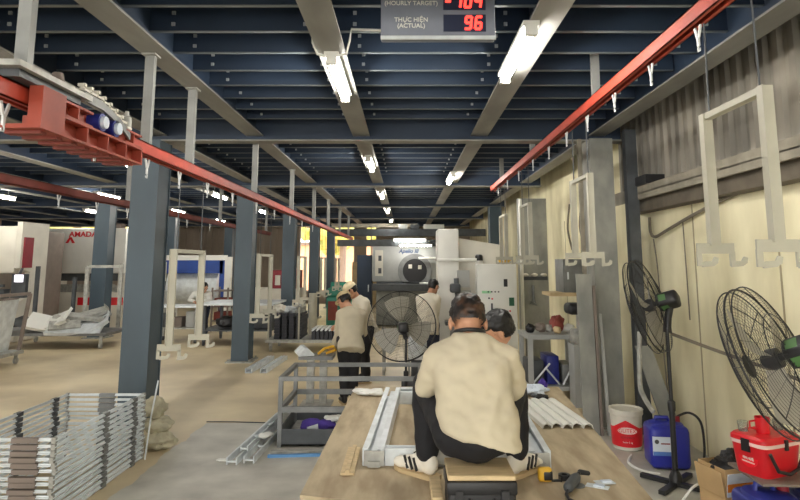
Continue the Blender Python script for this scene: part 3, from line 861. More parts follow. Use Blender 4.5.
# frame being assembled on the table
t = thing('window_frame', 'galvanised rectangular frame lying on the table around the seated man', 'metal frame', (.285, 3.86, .75), -.045)
def cprof(b, p0, p1, wd, h, rot):
    """open box rail with raised edges along p0-p1"""
    b.bar(V(p0) + V((0, 0, .012)), V(p1) + V((0, 0, .012)), wd, .012)
    d = (V(p1) - V(p0)).normalized(); n = d.cross(V((0, 0, 1))) * (wd / 2 - .006)
    for s in (-1, 1): b.bar(V(p0) + n * s + V((0, 0, h / 2)), V(p1) + n * s + V((0, 0, h / 2)), .01, h)
    for s in (-1, 1): b.bar(V(p0) + n * s * .72 + V((0, 0, h - .004)), V(p1) + n * s * .72 + V((0, 0, h - .004)), wd * .22, .006)
    b.bar(V(p0) + V((0, 0, h * .4)), V(p1) + V((0, 0, h * .4)), wd * .3, h * .5)
x0, x1, y0, y1 = -.47, .46, -.74, .74
for nm, a, c, wd in (('side_rail', (x0 + .055, y0, 0), (x0 + .055, y1, 0), .11), ('side_rail', (x1 - .055, y0, 0), (x1 - .055, y1, 0), .11), ('end_rail', (x0 + .112, y0 + .03, .001), (x1 - .112, y0 + .03, .001), .06), ('end_rail', (x0 + .112, y1 - .09, .001), (x1 - .112, y1 - .09, .001), .18)):
    b = MB(); cprof(b, a, c, wd, .082, 0); b.build(nm, 'galv', t)
for x, y in ((x0 + .06, y0 - .012), (x1 - .06, y0 - .012)):
    b = MB(); b.box(x - .05, x + .05, y - .006, y + .004, .004, .075); b.box(x - .03, x + .03, y - .02, y - .006, .002, .03); b.build('corner_bracket', 'galvd', t)
# pale strips lying across the frame corner
b = MB(); b.box(-.31, -.245, 3.0, 3.4, .752, .764); b.bar((-.278, 3.0, .77), (-.275, 3.4, .77), .02, .012)
tag(b.build('cover_strip', 'wood'), 'pale strip lying at the near corner of the galvanised frame', 'strip')

# ribbed profiles on the right of the table
for k in range(5):
    x0 = .855 + k * .062; x1 = .80 + k * .062
    b = MB()
    sec = [(-.03, 0), (-.026, .022), (-.006, .03), (.006, .03), (.026, .022), (.03, 0), (.027, 0), (.022, .018), (.004, .026), (-.004, .026), (-.022, .018), (-.027, 0)]
    rows = []
    for p in ((x0, 3.80 + .02 * (k % 2), .752), (x1, 4.5, .752)):
        rows.append([b.v((p[0] + a, p[1], p[2] + c)) for a, c in sec])
    for i in range(len(sec)):
        j = (i + 1) % len(sec); b.f([rows[0][i], rows[0][j], rows[1][j], rows[1][i]])
    b.f(rows[0]); b.f(rows[1][::-1])
    tag(b.build('ribbed_profile', 'white'), 'pale ribbed metal profile in the row lying along the right of the table', 'metal profile', 'ribbed profiles on the table')

def crumple(name, m, c, r, lab, cat, seed=0, amp=.35, vox=.006):
    b = MB()
    b.ell(c, r, 30, 20)
    bm = b.bm
    for v in bm.verts:
        d = v.co - V(c)
        n_ = noise.noise(v.co * (1.6 / max(r)) + V((seed, 0, seed))) + .5 * noise.noise(v.co * (4 / max(r)) + V((0, seed, 0)))
        v.co = V(c) + d * (1 + amp * n_)
        if v.co.z < c[2] - r[2] * .98: v.co.z = c[2] - r[2] * .98
    o = b.build(name, m)
    return tag(o, lab, cat)
crumple('paper_rag', 'white', (-.27, 4.72, .775), (.12, .07, .022), 'white crumpled cloth on the far left corner of the table', 'cloth', 3, .5)
crumple('plastic_wrap', 'label', (.97, 4.72, .79), (.08, .08, .035), 'pale purple plastic wrap beyond the ribbed profiles', 'plastic wrap', 6, .6)
crumple('purple_wrapper', 'purple', (1.06, 4.84, .80), (.035, .05, .045), 'purple printed wrapper standing beside the pale plastic wrap', 'wrapper', 8, .5)
crumple('dark_rag', 'dblack', (.99, 4.60, .77), (.06, .025, .018), 'dark rag at the far ends of the ribbed profiles', 'rag', 9, .5)

# tape measure, grinder, plates
t = thing('tape_measure', 'yellow and black tape measure beside the right white shoe', 'tape measure', (.64, 2.93, .75))
b = MB(); b.rbox(-.032, .032, -.018, .018, 0, .062, .012, 3); b.build('case', 'yellow', t)
b = MB(); b.rbox(-.012, .034, -.0195, .0195, .006, .05, .008, 2); b.build('grip', 'black', t)
b = MB(); b.box(.03, .075, -.01, .01, .002, .006); b.box(.07, .075, -.012, .012, 0, .02); b.build('tape_end', 'dblack', t)
b = MB(); b.lathe([(.014, 0), (.028, .0), (.028, .022), (.014, .022), (.014, 0)], 18, Matrix.Translation((.735, 2.95, .752)))
tag(b.build('tape_roll', 'dblack'), 'small black ring right of the tape measure', 'roll')
t = thing('angle_grinder', 'dark grey power tool lying on the table with its cable trailing to the near edge', 'power tool', (.715, 2.80, .75), .45); t.scale = (.75, .75, .75)
b = MB(); b.cap((-.02, -.02, .035), (.10, .06, .038), .03, .033); b.cap((.1, .06, .038), (.13, .08, .04), .034, .026); bd = blob(b, 'body', 'dsteel', t, .007, 2)
b = MB(); b.cap((.14, .09, .045), (.19, .115, .05), .012, .01); b.cap((.19, .115, .05), (.24, .10, .04), .016, .014); b.build('side_handle', 'dblack', t)
b = MB(); b.lathe([(0, 0), (.045, 0), (.045, .005), (0, .005)], 20, Matrix.Translation((.105, .045, .004))); b.build('disc', 'steel', t)
b = MB(); b.tube([(-.03, -.03, .03), (-.07, -.06, .016), (-.09, -.11, .009), (-.08, -.17, .008), (-.10, -.22, .008)], .009, 8); b.build('cable', 'dblack', t)
for nm, x, y, w_, h_, a, lab in (('metal_plate', .86, 2.86, .10, .045, -.5, 'small pale metal plate by the end of the power tool'), ('paint_scraper', .905, 2.90, .085, .05, .15, 'pale scraper plate lying over the metal plate on the table')):
    o = thing(nm, lab, 'plate', (x, y, .751 + (.004 if nm[0] == 'p' else 0)), a)
    b = MB(); b.box(-w_ / 2, w_ / 2, -h_ / 2, h_ / 2, 0, .003); b.build('blade', 'galv', o)
    b = MB(); b.box(-.015, .03, -.012, .012, .003, .009); b.build('grip', 'label', o)

# ================================================================= STEEL CAGE CART
t = thing('cage_cart', 'grey steel railed bin standing on the floor beyond the table corner', 'steel bin', (-.55, 6.43, 0))
x0, x1, y0, y1 = -.66, .70, -.40, .40
for sx, sy in ((x0, y0), (x1, y0), (x0, y1), (x1, y1)):
    b = MB(); b.box(sx - .02, sx + .02, sy - .02, sy + .02, 0, .61); b.build('post', 'steel', t)
for z, h in ((.63, .04), (.345, .05)):
    for a, c in (((x0, y0, z), (x1, y0, z)), ((x0, y1, z), (x1, y1, z)), ((x0, y0, z), (x0, y1, z)), ((x1, y0, z), (x1, y1, z))):
        b = MB(); d = (V(c) - V(a)).normalized() * .021
        b.bar(V(a) + (d if z < .6 else -d if a[0] == x0 and c[0] == x1 else d), V(c) - (d if z < .6 else -d if a[0] == x0 and c[0] == x1 else d), .04, h); b.build('rail', 'steel', t)
b = MB(); b.box(x0 + .02, x1 - .02, y0 - .012, y0, .02, .165); b.box(x0 + .02, x1 - .02, y1, y1 + .012, .02, .165); b.box(x0 - .012, x0, y0, y1, .02, .165); b.box(x1, x1 + .012, y0, y1, .02, .165); b.box(x0 - .012, x1 + .012, y0 - .012, y1 + .012, .02, .03)
b.build('side_panel', 'dsteel', t)
b = MB(); b.box(x0 + .03, x1 - .03, y0 + .01, y1 - .01, .03, .05); b.build('tray', 'galvd', t)
crumple('work_bag', 'purple', (-.86, 6.30, .12), (.17, .12, .07), 'purple cloth bag lying inside the grey steel bin', 'bag', 4, .4)
t = thing('pale_packet', 'pale square packet leaning on the purple bag', 'packet', (-.90, 6.12, .06), .3)
b = MB(); b.prism([(-.055, 0), (.055, .02), (.045, .12), (-.06, .10)], (0, 0, 0), X3, (0, .35, .94), .02); b.build('packet_body', 'galv', t)
crumple('white_glove', 'white', (-.72, 6.32, .19), (.09, .05, .03), 'white glove resting on the purple bag', 'glove', 12, .5)

# long ladder-like profiles on the floor beside the bin
def profile_len(b, p0, p1, w, h):
    d = (V(p1) - V(p0)).normalized(); n = d.cross(V((0, 0, 1)))
    for s in (-1, 1): b.bar(V(p0) + n * s * w / 2 + V((0, 0, h / 2)), V(p1) + n * s * w / 2 + V((0, 0, h / 2)), .012, h)
    L_ = (V(p1) - V(p0)).length; k = 0
    while k < L_:
        c = V(p0) + d * k; b.bar(c - n * w / 2 + V((0, 0, h * .5)), c + n * w / 2 + V((0, 0, h * .5)), .03, .012); k += .4
for i, (a, c, lab) in enumerate((((-1.52, 5.52, 0), (-1.42, 7.1, .0), 'galvanised ladder-like profile on the floor, outermost from the steel bin'),
                                  ((-1.38, 5.56, 0), (-1.30, 7.25, .0), 'galvanised ladder-like profile on the floor right against the steel bin'))):
    b = MB(); profile_len(b, a, c, .085, .06)
    tag(b.build('steel_profile', 'galv'), lab, 'metal profile')
for i, (a, c, lab) in enumerate((((-1.46, 5.7, .062), (-1.36, 7.35, .062), 'galvanised profile lying on top of the two floor profiles'),)):
    b = MB(); profile_len(b, a, c, .06, .045); tag(b.build('steel_profile', 'galv'), lab, 'metal profile')
crumple('paper_scrap', 'white', (-1.345, 6.05, .105), (.07, .08, .02), 'white paper scrap lying on the floor profiles', 'paper', 5, .4)
crumple('floor_scrap', 'white', (-1.62, 5.62, .012), (.06, .03, .012), 'small pale scrap on the floor at the profile ends', 'scrap', 15, .4)
b = MB(); b.bar((-1.25, 5.72, .012), (-.52, 5.78, .012), .035, .022)
tag(b.build('blue_bar', mat('blue bar paint', (90, 140, 190), .5)), 'blue painted bar on the floor in front of the steel bin', 'bar')
b = MB(); b.bar((-1.25, 5.84, .012), (-.55, 5.90, .012), .06, .022)
tag(b.build('flat_bar', 'galvd'), 'pale flat bar on the floor between the blue bar and the steel bin', 'bar')
b = MB(); b.tube([(-2.2, 6.93, .004), (-1.9, 6.92, .006), (-1.5, 6.88, .006)], .006, 6)
tag(b.build('thin_rod', 'dsteel'), 'thin dark rod on the floor where the tan and grey paint meet', 'rod')

# ================================================================= STACK OF GALVANISED FRAMES
def stack_frame():
    t = thing('galvanised_frame', '', 'metal frame')
    w, L_ = .345, .71
    for nm, a, c in (('side_rail', (-w, -L_, .018), (-w, L_, .018)), ('side_rail', (w, -L_, .018), (w, L_, .018)), ('end_rail', (-w + .02, -L_ + .015, .018), (w - .02, -L_ + .015, .018)), ('end_rail', (-w + .02, L_ - .015, .018), (w - .02, L_ - .015, .018))):
        b = MB(); b.bar(a, c, .032, .007, (0, 0, 1)); b.bar(V(a) + V((0, 0, .009)), V(c) + V((0, 0, .009)), .014, .012); b.build(nm, 'galv', t)
    for x, y in ((-w, .0), (w, .0), (-w, -.45), (w, .5), (-w, .5)):
        b = MB(); b.box(x - .019, x + .019, y - .035, y + .035, .003, .034); b.build('clip', 'dsteel' if x < 0 else 'steel', t)
    b = MB(); b.box(.06, .24, -L_ - .006, -L_ + .03, .003, .034); b.build('bracket', 'brownpanel', t)
    b = MB(); b.box(-.05, .09, L_ - .035, L_ + .006, .003, .034); b.build('bracket', 'steel', t)
    for sx in (-1, 1):
        for sy in (-1, 1):
            b = MB(); b.box(sx * w - .014, sx * w + .014, sy * (L_ - .01) - .012, sy * (L_ - .01) + .012, .0, .037); b.build('corner', 'galvd', t)
    return t
sf = stack_frame(); N = 14
for k in range(N):
    loc_ = (-2.72 + random.uniform(-.006, .006), 4.97 + random.uniform(-.012, .012), .041 * k + .002)
    lab = 'galvanised rectangular frame inside the tall stack in front of the wide column'
    if k == N - 1: lab = 'topmost galvanised frame of the tall stack, its inside open to view'
    if k == 0: lab = 'bottom galvanised frame of the tall stack, lying on the floor'
    grp = None if k in (0, N - 1) else 'frames inside the tall stack'
    if k == 0:
        sf.location = loc_; o = sf; o['label'] = lab
    else:
        o = dup(sf, loc_, lab)
    if grp: o['group'] = grp
b = MB(); b.tube([(-2.335, 5.66, .0), (-2.325, 5.72, .35), (-2.30, 5.78, .66)], .008, 6)
tag(b.build('leaning_rod', 'galv'), 'thin rod leaning at the far corner of the frame stack', 'rod')
for i, (c, r, lab) in enumerate((((-2.36, 5.98, .08), (.15, .15, .08), 'lower grey sack lying beside the frame stack'), ((-2.38, 6.0, .21), (.13, .13, .06), 'middle sack in the heap beside the frame stack'), ((-2.42, 6.05, .36), (.10, .12, .10), 'upper greenish sack of the heap beside the frame stack'))):
    crumple('cloth_sack', 'sack', c, r, lab, 'sack', 2 + i * 5, .42)

# ================================================================= PEDESTAL FANS
def fan(label, base, height, c, axis, rad=.375, base_r=.27, seed=0, pole_top=None, motor_m='green'):
    """c: cage centre; axis: direction the air goes"""
    t = thing('pedestal_fan', label, 'fan', base)
    o = V(base); c = V(c) - o; a = V(axis).normalized()
    q = V((0, 0, 1)).rotation_difference(a).to_matrix().to_4x4(); m = Matrix.Translation(c) @ q
    b = MB()
    for k in range(4):
        an = math.pi / 4 + k * math.pi / 2
        b.bar((0, 0, .022), (base_r * math.cos(an), base_r * math.sin(an), .022), .05, .03)
    b.lathe([(0, 0.01), (.05, .01), (.05, .07), (.028, .12), (0, .12)], 16); b.build('base', 'dblack', t)
    back = c - a * .24
    px = V((back.x, back.y, 0))
    b = MB(); b.tube([(0, 0, .08), (0, 0, height * .52)], .022, 12); b.tube([(0, 0, height * .5), (0, 0, height)], .015, 12); b.lathe([(.024, 0), (.03, 0.0), (.03, .07), (.02, .08), (.016, .08)], 12, Matrix.Translation((0, 0, height * .5 - .04)))
    b.build('pole', 'dblack', t)
    b = MB(m); b.rbox(-.062, .062, -.062, .062, -.26, -.08, .03, 3); b.tube([(0, 0, -.10), (0, 0, -.02)], .02, 10); mo = b.build('motor', 'dblack', t)
    b = MB(m); b.box(.061, .064, -.03, .03, -.17, -.11); b.box(-.064, -.061, -.03, .03, -.17, -.11); b.box(-.03, .03, -.064, -.061, -.17, -.11); b.build('motor_plate', motor_m, mo)
    b = MB(); mc = m @ V((0, 0, -.18)); b.tube([mc + V((0, 0, -.06)), (mc.x * .4, mc.y * .4, (mc.z + height) / 2 - .03), (0, 0, height - .04)], .03, 10); b.build('tilt_joint', 'dblack', t)
    b = MB(m); b.lathe([(0, -.05), (.05, -.05), (.055, .0), (.03, .04), (0, .05)], 16); b.build('hub', 'dblack', t)
    for k in range(3):
        b = MB(m); a0 = k * 2 * math.pi / 3 + .4; g = []
        for i in range(6):
            r = .05 + (rad * .86 - .05) * i / 5; w0 = .25 + .12 * math.sin(i / 5 * 3.0); row = []
            for j in range(4):
                an = a0 + (j / 3 - .5) * 2 * (w0 + .18); row.append(b.v((r * math.cos(an), r * math.sin(an), (j / 3 - .5) * .07)))
            g.append(row)
        for i in range(5):
            for j in range(3): b.f([g[i][j], g[i][j + 1], g[i + 1][j + 1], g[i + 1][j]], True)
        b.build('blade', 'blade', t)
    def dome(sign, n_ring, name):
        b = MB(m)
        P = lambda r: sign * (.04 + .075 * (1 - (r / rad) ** 2.2))
        for i in range(n_ring):
            r = .06 + (rad - .06) * i / n_ring
            b.tube([(r * math.cos(x), r * math.sin(x), P(r)) for x in [2 * math.pi * k / 40 for k in range(40)]], .0011, 3, False, True)
        for k in range(24):
            an = 2 * math.pi * k / 24; th_ = .0024 if k % 3 == 0 else .0012
            b.tube([(r * math.cos(an), r * math.sin(an), P(r) + sign * .002) for r in [.055 + (rad - .055) * i / 6 for i in range(7)]], th_, 4 if k % 3 == 0 else 3, False)
        r = rad * .56; b.tube([(r * math.cos(x), r * math.sin(x), P(r) + sign * .003) for x in [2 * math.pi * k / 40 for k in range(40)]], .003, 4, False, True)
        b.lathe([(0, P(.06) - .003), (.06, P(.06) - .003), (.06, P(.06) + .003), (0, P(.06) + .003)], 16)
        b.build(name, 'dblack', t)
    dome(1, 20, 'front_grille'); dome(-1, 20, 'back_grille')
    b = MB(m); b.tube([(rad * math.cos(x), rad * math.sin(x), 0) for x in [2 * math.pi * k / 48 for k in range(48)]], .006, 6, False, True)
    for s in (.04, -.04): b.tube([(rad * math.cos(x), rad * math.sin(x), s) for x in [2 * math.pi * k / 48 for k in range(48)]], .004, 5, False, True)
    b.build('cage_rim', 'dblack', t)
    return t
fan('black pedestal fan with its pole in front of the blue canister', (2.13, 5.02, 0), 1.22, (2.03, 5.14, 1.385), (-.80, .56, -.30), .385, .28)
fan('nearest black pedestal fan, over the red cooler', (2.05, 3.12, 0), 1.10, (1.895, 3.22, 1.245), (-.62, .70, -.40), .385, .27)
fan('black pedestal fan in the aisle beyond the steel bin, facing away', (0.0, 7.3, 0), .89, (-.05, 7.55, .97), (-.08, 1, -.02), .42, .28)

# ================================================================= RIGHT SIDE GOODS
t = thing('paint_bucket', 'white paint bucket with a red label at the foot of the grey column', 'bucket', (2.11, 6.02, 0))
b = MB(); b.lathe([(0, 0.004), (.128, 0.004), (.132, .02), (.146, .30), (.15, .335), (.146, .335), (.142, .31), (.0, .30)], 32); b.build('body', 'cream', t)
b = MB(); b.lathe([(0, .352), (.13, .352), (.135, .362), (.156, .362), (.157, .318), (.152, .312), (.150, .345), (0, .345)], 32)
for k in range(18):
    an = 2 * math.pi * k / 18; b.ell((.150 * math.cos(an), .150 * math.sin(an), .358), (.012, .012, .008), 6, 5)
b.build('lid', 'cream', t)
b = MB()
for z0, z1, m_ in ((.035, .235, 0),):
    A = [b.v(((.134 + .014 * z0 / .3 + .0015) * math.cos(x), (.134 + .014 * z0 / .3 + .0015) * math.sin(x), z0)) for x in [2 * math.pi * k / 32 for k in range(32)]]
    B = [b.v(((.134 + .014 * .2 / .3 + .0015) * math.cos(x), (.134 + .014 * .2 / .3 + .0015) * math.sin(x), z1 + .075 * max(0, 1 - abs(((x - 4.35 + math.pi) % (2 * math.pi)) - math.pi) / .9) - .03)) for x in [2 * math.pi * k / 32 for k in range(32)]]
    for k in range(32): b.f([A[k], A[(k + 1) % 32], B[(k + 1) % 32], B[k]], True)
lb = b.build('label', 'redp', t)
b = MB(); mm = Matrix.Translation((0, 0, 0))
def on_drum(an, z, r):
    n = V((math.cos(an), math.sin(an), 0)); return facing((r * n.x, r * n.y, z), V((-n.y, n.x, 0)), (0, 0, 1))
b = MB(on_drum(4.42, .185, .1455)); b.prism([(.085 * math.cos(x), .03 * math.sin(x)) for x in [2 * math.pi * k / 20 for k in range(20)]], (0, 0, -.006), X3, Y3, .009); b.build('badge', 'pink', lb)
text('GLITEX', .048, 'redp', on_drum(4.42, .185, .1495), lb)
text('ECO SHIELD', .022, 'maroon', on_drum(4.42, .125, .1455), lb); text('Sealer 5 kg', .02, 'white', on_drum(4.42, .082, .1445), lb)

def canister(label, loc_, rz, w, d, h, m, lab=True, cap_m='maroon'):
    t = thing('plastic_canister', label, 'canister', loc_, rz)
    b = MB(); b.rbox(-w, w, -d, d, 0.004, h * .88, .045, 4); b.loft([((0, 0, h * .82), X3, Y3, w * .93, d * .93), ((0, 0, h * .9), X3, Y3, w * .84, d * .8), ((0, 0, h * .94), X3, Y3, w * .6, d * .5)], 20, 3); b.build('body', m, t)
    b = MB(); b.tube([(-w * .55, 0, h * .9), (-w * .5, 0, h), (w * .1, 0, h), (w * .2, 0, h * .9)], .018, 10); b.build('handle', m, t)
    b = MB(); b.lathe([(0, h * .9), (.032, h * .9), (.032, h * 1.02), (.028, h * 1.03), (0, h * 1.03)], 16, Matrix.Translation((w * .55, 0, 0))); b.build('screw_cap', cap_m, t)
    if lab:
        b = MB(); b.box(-w * .9, -w * .02, -d - .003, -d + .01, h * .30, h * .68); l = b.build('label', 'label', t)
        b = MB(); b.box(-w * .9, -w * .02, -d - .0045, -d - .003, h * .30, h * .38); b.build('label_band', mat('label blue band', (80, 120, 190), .5), l)
        b = MB(); b.box(-w * .5, -w * .05, -d - .0045, -d - .003, h * .53, h * .555); b.build('label_print', 'maroon', l)
        b = MB(); b.lathe([(0, 0), (.018, 0), (.018, .002), (0, .002)], 14, facing((-w * .7, -d - .003, h * .58), X3, (0, 0, 1))); b.build('label_mark', 'dsteel', l)
    return t
canister('blue plastic canister with a pale label behind the fan pole', (2.27, 5.50, 0), -.12, .165, .135, .40, 'blue')
for i, (x, lab) in enumerate(((2.06, 'blue canister under the red cooler, nearer the carton'), (2.37, 'blue canister under the red cooler, nearer the wall'))):
    canister(lab, (x, 3.62, 0), .0, .145, .17, .50, 'dblue', False)
# board carrying the cooler
b = MB(); b.prism([(-.2, -.17), (.36, -.2), (.36, .2), (-.2, .2)], (2.18, 3.70, .517), X3, Y3, .012)
tag(b.build('carry_board', 'brownpanel'), 'thin brown board lying on the blue canisters under the cooler', 'board')
t = thing('cool_box', 'red cool box with a pale band and black handle on the board', 'cool box', (2.13, 3.74, .53), .42); t.scale = (.88, .88, .88)
b = MB(); b.loft([((0, 0, 0), X3, Y3, .165, .115), ((0, 0, .03), X3, Y3, .17, .12), ((0, 0, .19), X3, Y3, .19, .135)], 28, 6); b.build('body', 'redp', t)
b = MB(); b.loft([((0, 0, .19), X3, Y3, .198, .143), ((0, 0, .212), X3, Y3, .2, .145)], 28, 6); b.build('rim', 'pink', t)
b = MB(); b.loft([((0, 0, .212), X3, Y3, .196, .141), ((0, 0, .235), X3, Y3, .195, .14), ((0, 0, .25), X3, Y3, .18, .125)], 28, 6); b.build('lid', 'redp', t)
b = MB(); b.tube([(-.175, -.155, .17), (-.12, -.165, .06), (.0, -.155, .025), (.0, -.155, .025), (.08, -.16, .05), (.178, -.155, .165)], .011, 8); b.build('handle', 'dblack', t)
b = MB(); b.box(-.2, -.19, -.03, .03, .15, .23); b.build('latch', 'black', t)
b = MB(); b.box(-.012, .012, -.155, -.14, .17, .235); b.build('latch', 'black', t)
b = MB(facing((-.176, -.0, .12), (0, -1, -.05), (0, 0, 1)) ); b.lathe([(0, -.006), (.07, -.006), (.07, .003), (0, .003)], 24); em = b.build('emblem', mat('bright red print', (236, 20, 40), .35), t)
b = MB(facing((-.176, .0, .12), (0, -1, -.05), (0, 0, 1)))
for x, h in ((-.03, .05), (-.012, .035), (.01, .055), (.03, .03)): b.prism([(x - .009, -.02), (x + .009, -.025), (x + .006, h - .02), (x - .002, h - .01)], (0, 0, .002), X3, Y3, .002)
b.box(-.045, .045, -.042, -.034, .002, .004); b.build('emblem_mark', 'pink', em)
t = thing('red_mug', 'red plastic mug standing on the cool box lid', 'mug', (2.11, 3.72, .7505))
b = MB(); b.lathe([(0, 0), (.036, 0), (.041, .09), (.038, .09), (.034, .008), (0, .008)], 24); b.build('cup', 'redp', t)
b = MB(); b.tube([(-.038, 0, .07), (-.075, 0, .065), (-.075, 0, .03), (-.036, 0, .022)], .006, 8); b.build('handle', 'redp', t)
for dx, dy, lab in ((-.11, .03, 'small clear glass left of the red mug on the cool box'), (.12, .06, 'small clear glass right of the red mug on the cool box')):
    gm = bpy.data.materials.get('clear glass') or mat('clear glass', (230, 235, 230), .05)
    gm.node_tree.nodes['Principled BSDF'].inputs['Transmission Weight'].default_value = .92
    o = thing('drinking_glass', lab, 'glass', (2.13 + dx, 3.74 + dy, .7505))
    b = MB(); b.lathe([(0, 0), (.026, 0), (.03, .055), (.028, .055), (.024, .006), (0, .006)], 20); b.build('glass_body', gm, o)
# carton with dark bags
t = thing('cardboard_carton', 'open cardboard carton with black bags beside the blue canisters', 'carton', (2.13, 4.18, 0), .25)
w, d, h = .14, .12, .44
b = MB(); b.box(-w, -w + .006, -d, d, 0.004, h); b.box(w - .006, w, -d, d, 0.004, h); b.box(-w + .006, w - .006, d - .006, d, 0.004, h); b.box(-w + .006, w - .006, -d, -d + .006, 0.004, h); b.box(-w, w, -d, d, 0.002, .01); b.build('box', 'card', t)
b = MB(); b.prism([(-d, 0), (d, .0), (d, .16), (-d, .16)], (-w - .002, 0, h - .17), (0, -1, 0), (-.15, 0, 1), .006); b.build('flap', 'card', t)
b = MB(); b.prism([(-w, 0), (w, 0), (w, .14), (-w, .14)], (0, -d - .002, h - .16), X3, (0, -.12, 1), .006); f_ = b.build('flap', 'label', t)
b = MB(); b.prism([(-w, 0), (w, 0), (w, .05), (-w, .05)], (0, -d - .009, h - .13), X3, (0, -.12, 1), .003); b.build('orange_print', 'orange', f_)
for i, (dx, dy, dz, r) in enumerate(((-.03, -.02, .35, (.09, .08, .07)), (.05, .03, .37, (.08, .07, .08)), (.03, -.05, .33, (.09, .05, .06)))):
    crumple('black_bag', 'black', (2.13 + dx, 4.18 + dy, dz + .07), r, ('crumpled black bag at the near left of the carton', 'upright black bag at the back of the carton', 'crumpled black bag at the front of the carton')[i], 'bag', 3 + i * 4, .6)
# plates and planks leaning at the grey column
def lean(name, m, pts, th, lab, cat):
    b = MB(); b.hexa(pts)
    return tag(b.build(name, m), lab, cat)
def plank(x0, x1, yb, yt, zt, m, lab, th=.03, xs=0.0, name='steel_plank', cat='plank'):
    b = MB()
    b.hexa([(x0, yb, 0), (x1, yb, 0), (x1, yb + th, 0), (x0, yb + th, 0), (x0 + xs, yt, zt), (x1 + xs, yt, zt), (x1 + xs, yt + th, zt), (x0 + xs, yt + th, zt)])
    return tag(b.build(name, m), lab, cat)
plank(1.82, 1.98, 6.42, 6.50, 1.62, 'mottled', 'pale grey steel plate standing left of the grey column', .03)
plank(1.93, 1.97, 6.62, 6.62, 3.12, 'ledge', 'slim pale upright rising behind the grey plate to the ceiling', .04, name='upright', cat='upright')
plank(1.985, 2.01, 6.40, 6.48, 1.5, 'brownpanel', 'narrow brown edge board beside the pale standing plate', .06, name='edge_board', cat='board')
plank(2.06, 2.09, 6.40, 6.55, 1.2, 'mgrey', 'thin pale strip leaning on the grey column', .03, name='steel_strip', cat='strip')
plank(2.52, 2.68, 6.0, 6.3, .9, 'mottled', 'grey plank leaning towards the wall behind the blue canister', .03, -.18)
plank(2.58, 2.64, 6.7, 6.9, 1.9, 'dsteel', 'tall dark plank standing between the dark post and the wall', .03, -.02)
# hoses and cables
def cable(pts, r, m, lab, name='cable', cat='cable', n=6):
    P = [V(p) for p in pts]; out = []
    for i in range(len(P) - 1):
        p0, p1, p2, p3 = P[max(0, i - 1)], P[i], P[i + 1], P[min(len(P) - 1, i + 2)]
        for k in range(6):
            t_ = k / 6
            out.append(.5 * ((2 * p1) + (p2 - p0) * t_ + (2 * p0 - 5 * p1 + 4 * p2 - p3) * t_ ** 2 + (3 * p1 - p0 - 3 * p2 + p3) * t_ ** 3))
    out.append(P[-1])
    b = MB(); b.tube(out, r, n)
    return tag(b.build(name, m), lab, cat)
cable([(2.72, 4.0, 2.36), (2.72, 4.8, 2.32), (2.71, 5.6, 2.2), (2.70, 6.2, 2.08), (2.69, 6.5, 2.02), (2.69, 6.62, 2.08), (2.7, 6.65, 2.24)], .016, 'cable', 'thick grey cable sagging below the ledge on the cream wall')
cable([(2.72, 5.9, 2.14), (2.725, 5.9, 1.7), (2.72, 5.88, 1.2)], .006, 'cable', 'thin wire dropping from the sagging cable down the cream wall')
cable([(2.69, 6.55, 2.0), (2.7, 6.5, 1.6), (2.7, 6.48, .9), (2.7, 6.4, .1)], .007, 'cable', 'wire hanging beside the dark post down to the floor')
cable([(2.2, 5.1, 1.16), (2.45, 4.95, 1.06), (2.6, 4.7, 1.0), (2.7, 4.3, .95), (2.72, 3.8, .9), (2.72, 3.4, .86)], .014, 'cable', 'grey cable strung between the two fans along the cream wall')
cable([(2.05, 5.75, .012), (1.95, 5.55, .012), (1.98, 5.35, .012), (2.10, 5.25, .012)], .012, 'white', 'white hose curling on the floor between bucket and canister', 'floor_hose', 'hose')
cable([(2.36, 5.5, .40), (2.48, 5.5, .44), (2.58, 5.5, .36), (2.60, 5.5, .15), (2.58, 5.5, .012)], .011, 'dblack', 'dark hose looping out of the blue canister to the floor', 'canister_hose', 'hose')
cable([(2.18, 5.52, .44), (2.14, 5.62, .55), (2.16, 5.75, .66), (2.2, 5.8, 1.1)], .022, 'galvd', 'pale upright pipe rising behind the blue canister', 'pipe', 'pipe')
cable([(1.8, 4.45, .012), (1.84, 4.30, .14), (1.90, 4.25, .25), (1.96, 4.28, .27)], .008, 'white', 'thin pale hose rising from the floor to the carton', 'thin_hose', 'hose')
b = MB(); b.box(2.5, 2.72, 6.2, 6.5, 2.565, 2.66); tag(b.build('dark_bundle', 'dblack'), 'dark block resting on the ledge beside the dark post', 'block')

# ================================================================= TROLLEYS AND STOCK BEYOND THE COLUMNS
def castor(b, x, y, z=.1, r=.05):
    b.lathe([(0, -.02), (r, -.02), (r, .02), (0, .02)], 14, Matrix.Translation((x, y, r + .002)) @ Matrix.Rotation(math.pi / 2, 4, 'Y'))
    b.box(x - .03, x + .03, y - .012, y + .012, r, z)
def trolley_base(t, x0, x1, y0, y1, z, m='galvd', deck=True):
    b = MB()
    for a, c in (((x0, y0), (x1, y0)), ((x0, y1), (x1, y1)), ((x0, y0), (x0, y1)), ((x1, y0), (x1, y1))):
        b.bar((*a, z), (*c, z), .05, .05)
    if deck: b.box(x0, x1, y0, y1, z + .025, z + .032)
    b.build('deck', m, t)
    for x, y in ((x0 + .08, y0 + .04), (x1 - .08, y0 + .04), (x0 + .08, y1 - .04), (x1 - .08, y1 - .04)):
        b = MB(); castor(b, x, y, z - .025, min(.055, (z - .03) / 2)); b.build('castor', 'galvd', t)
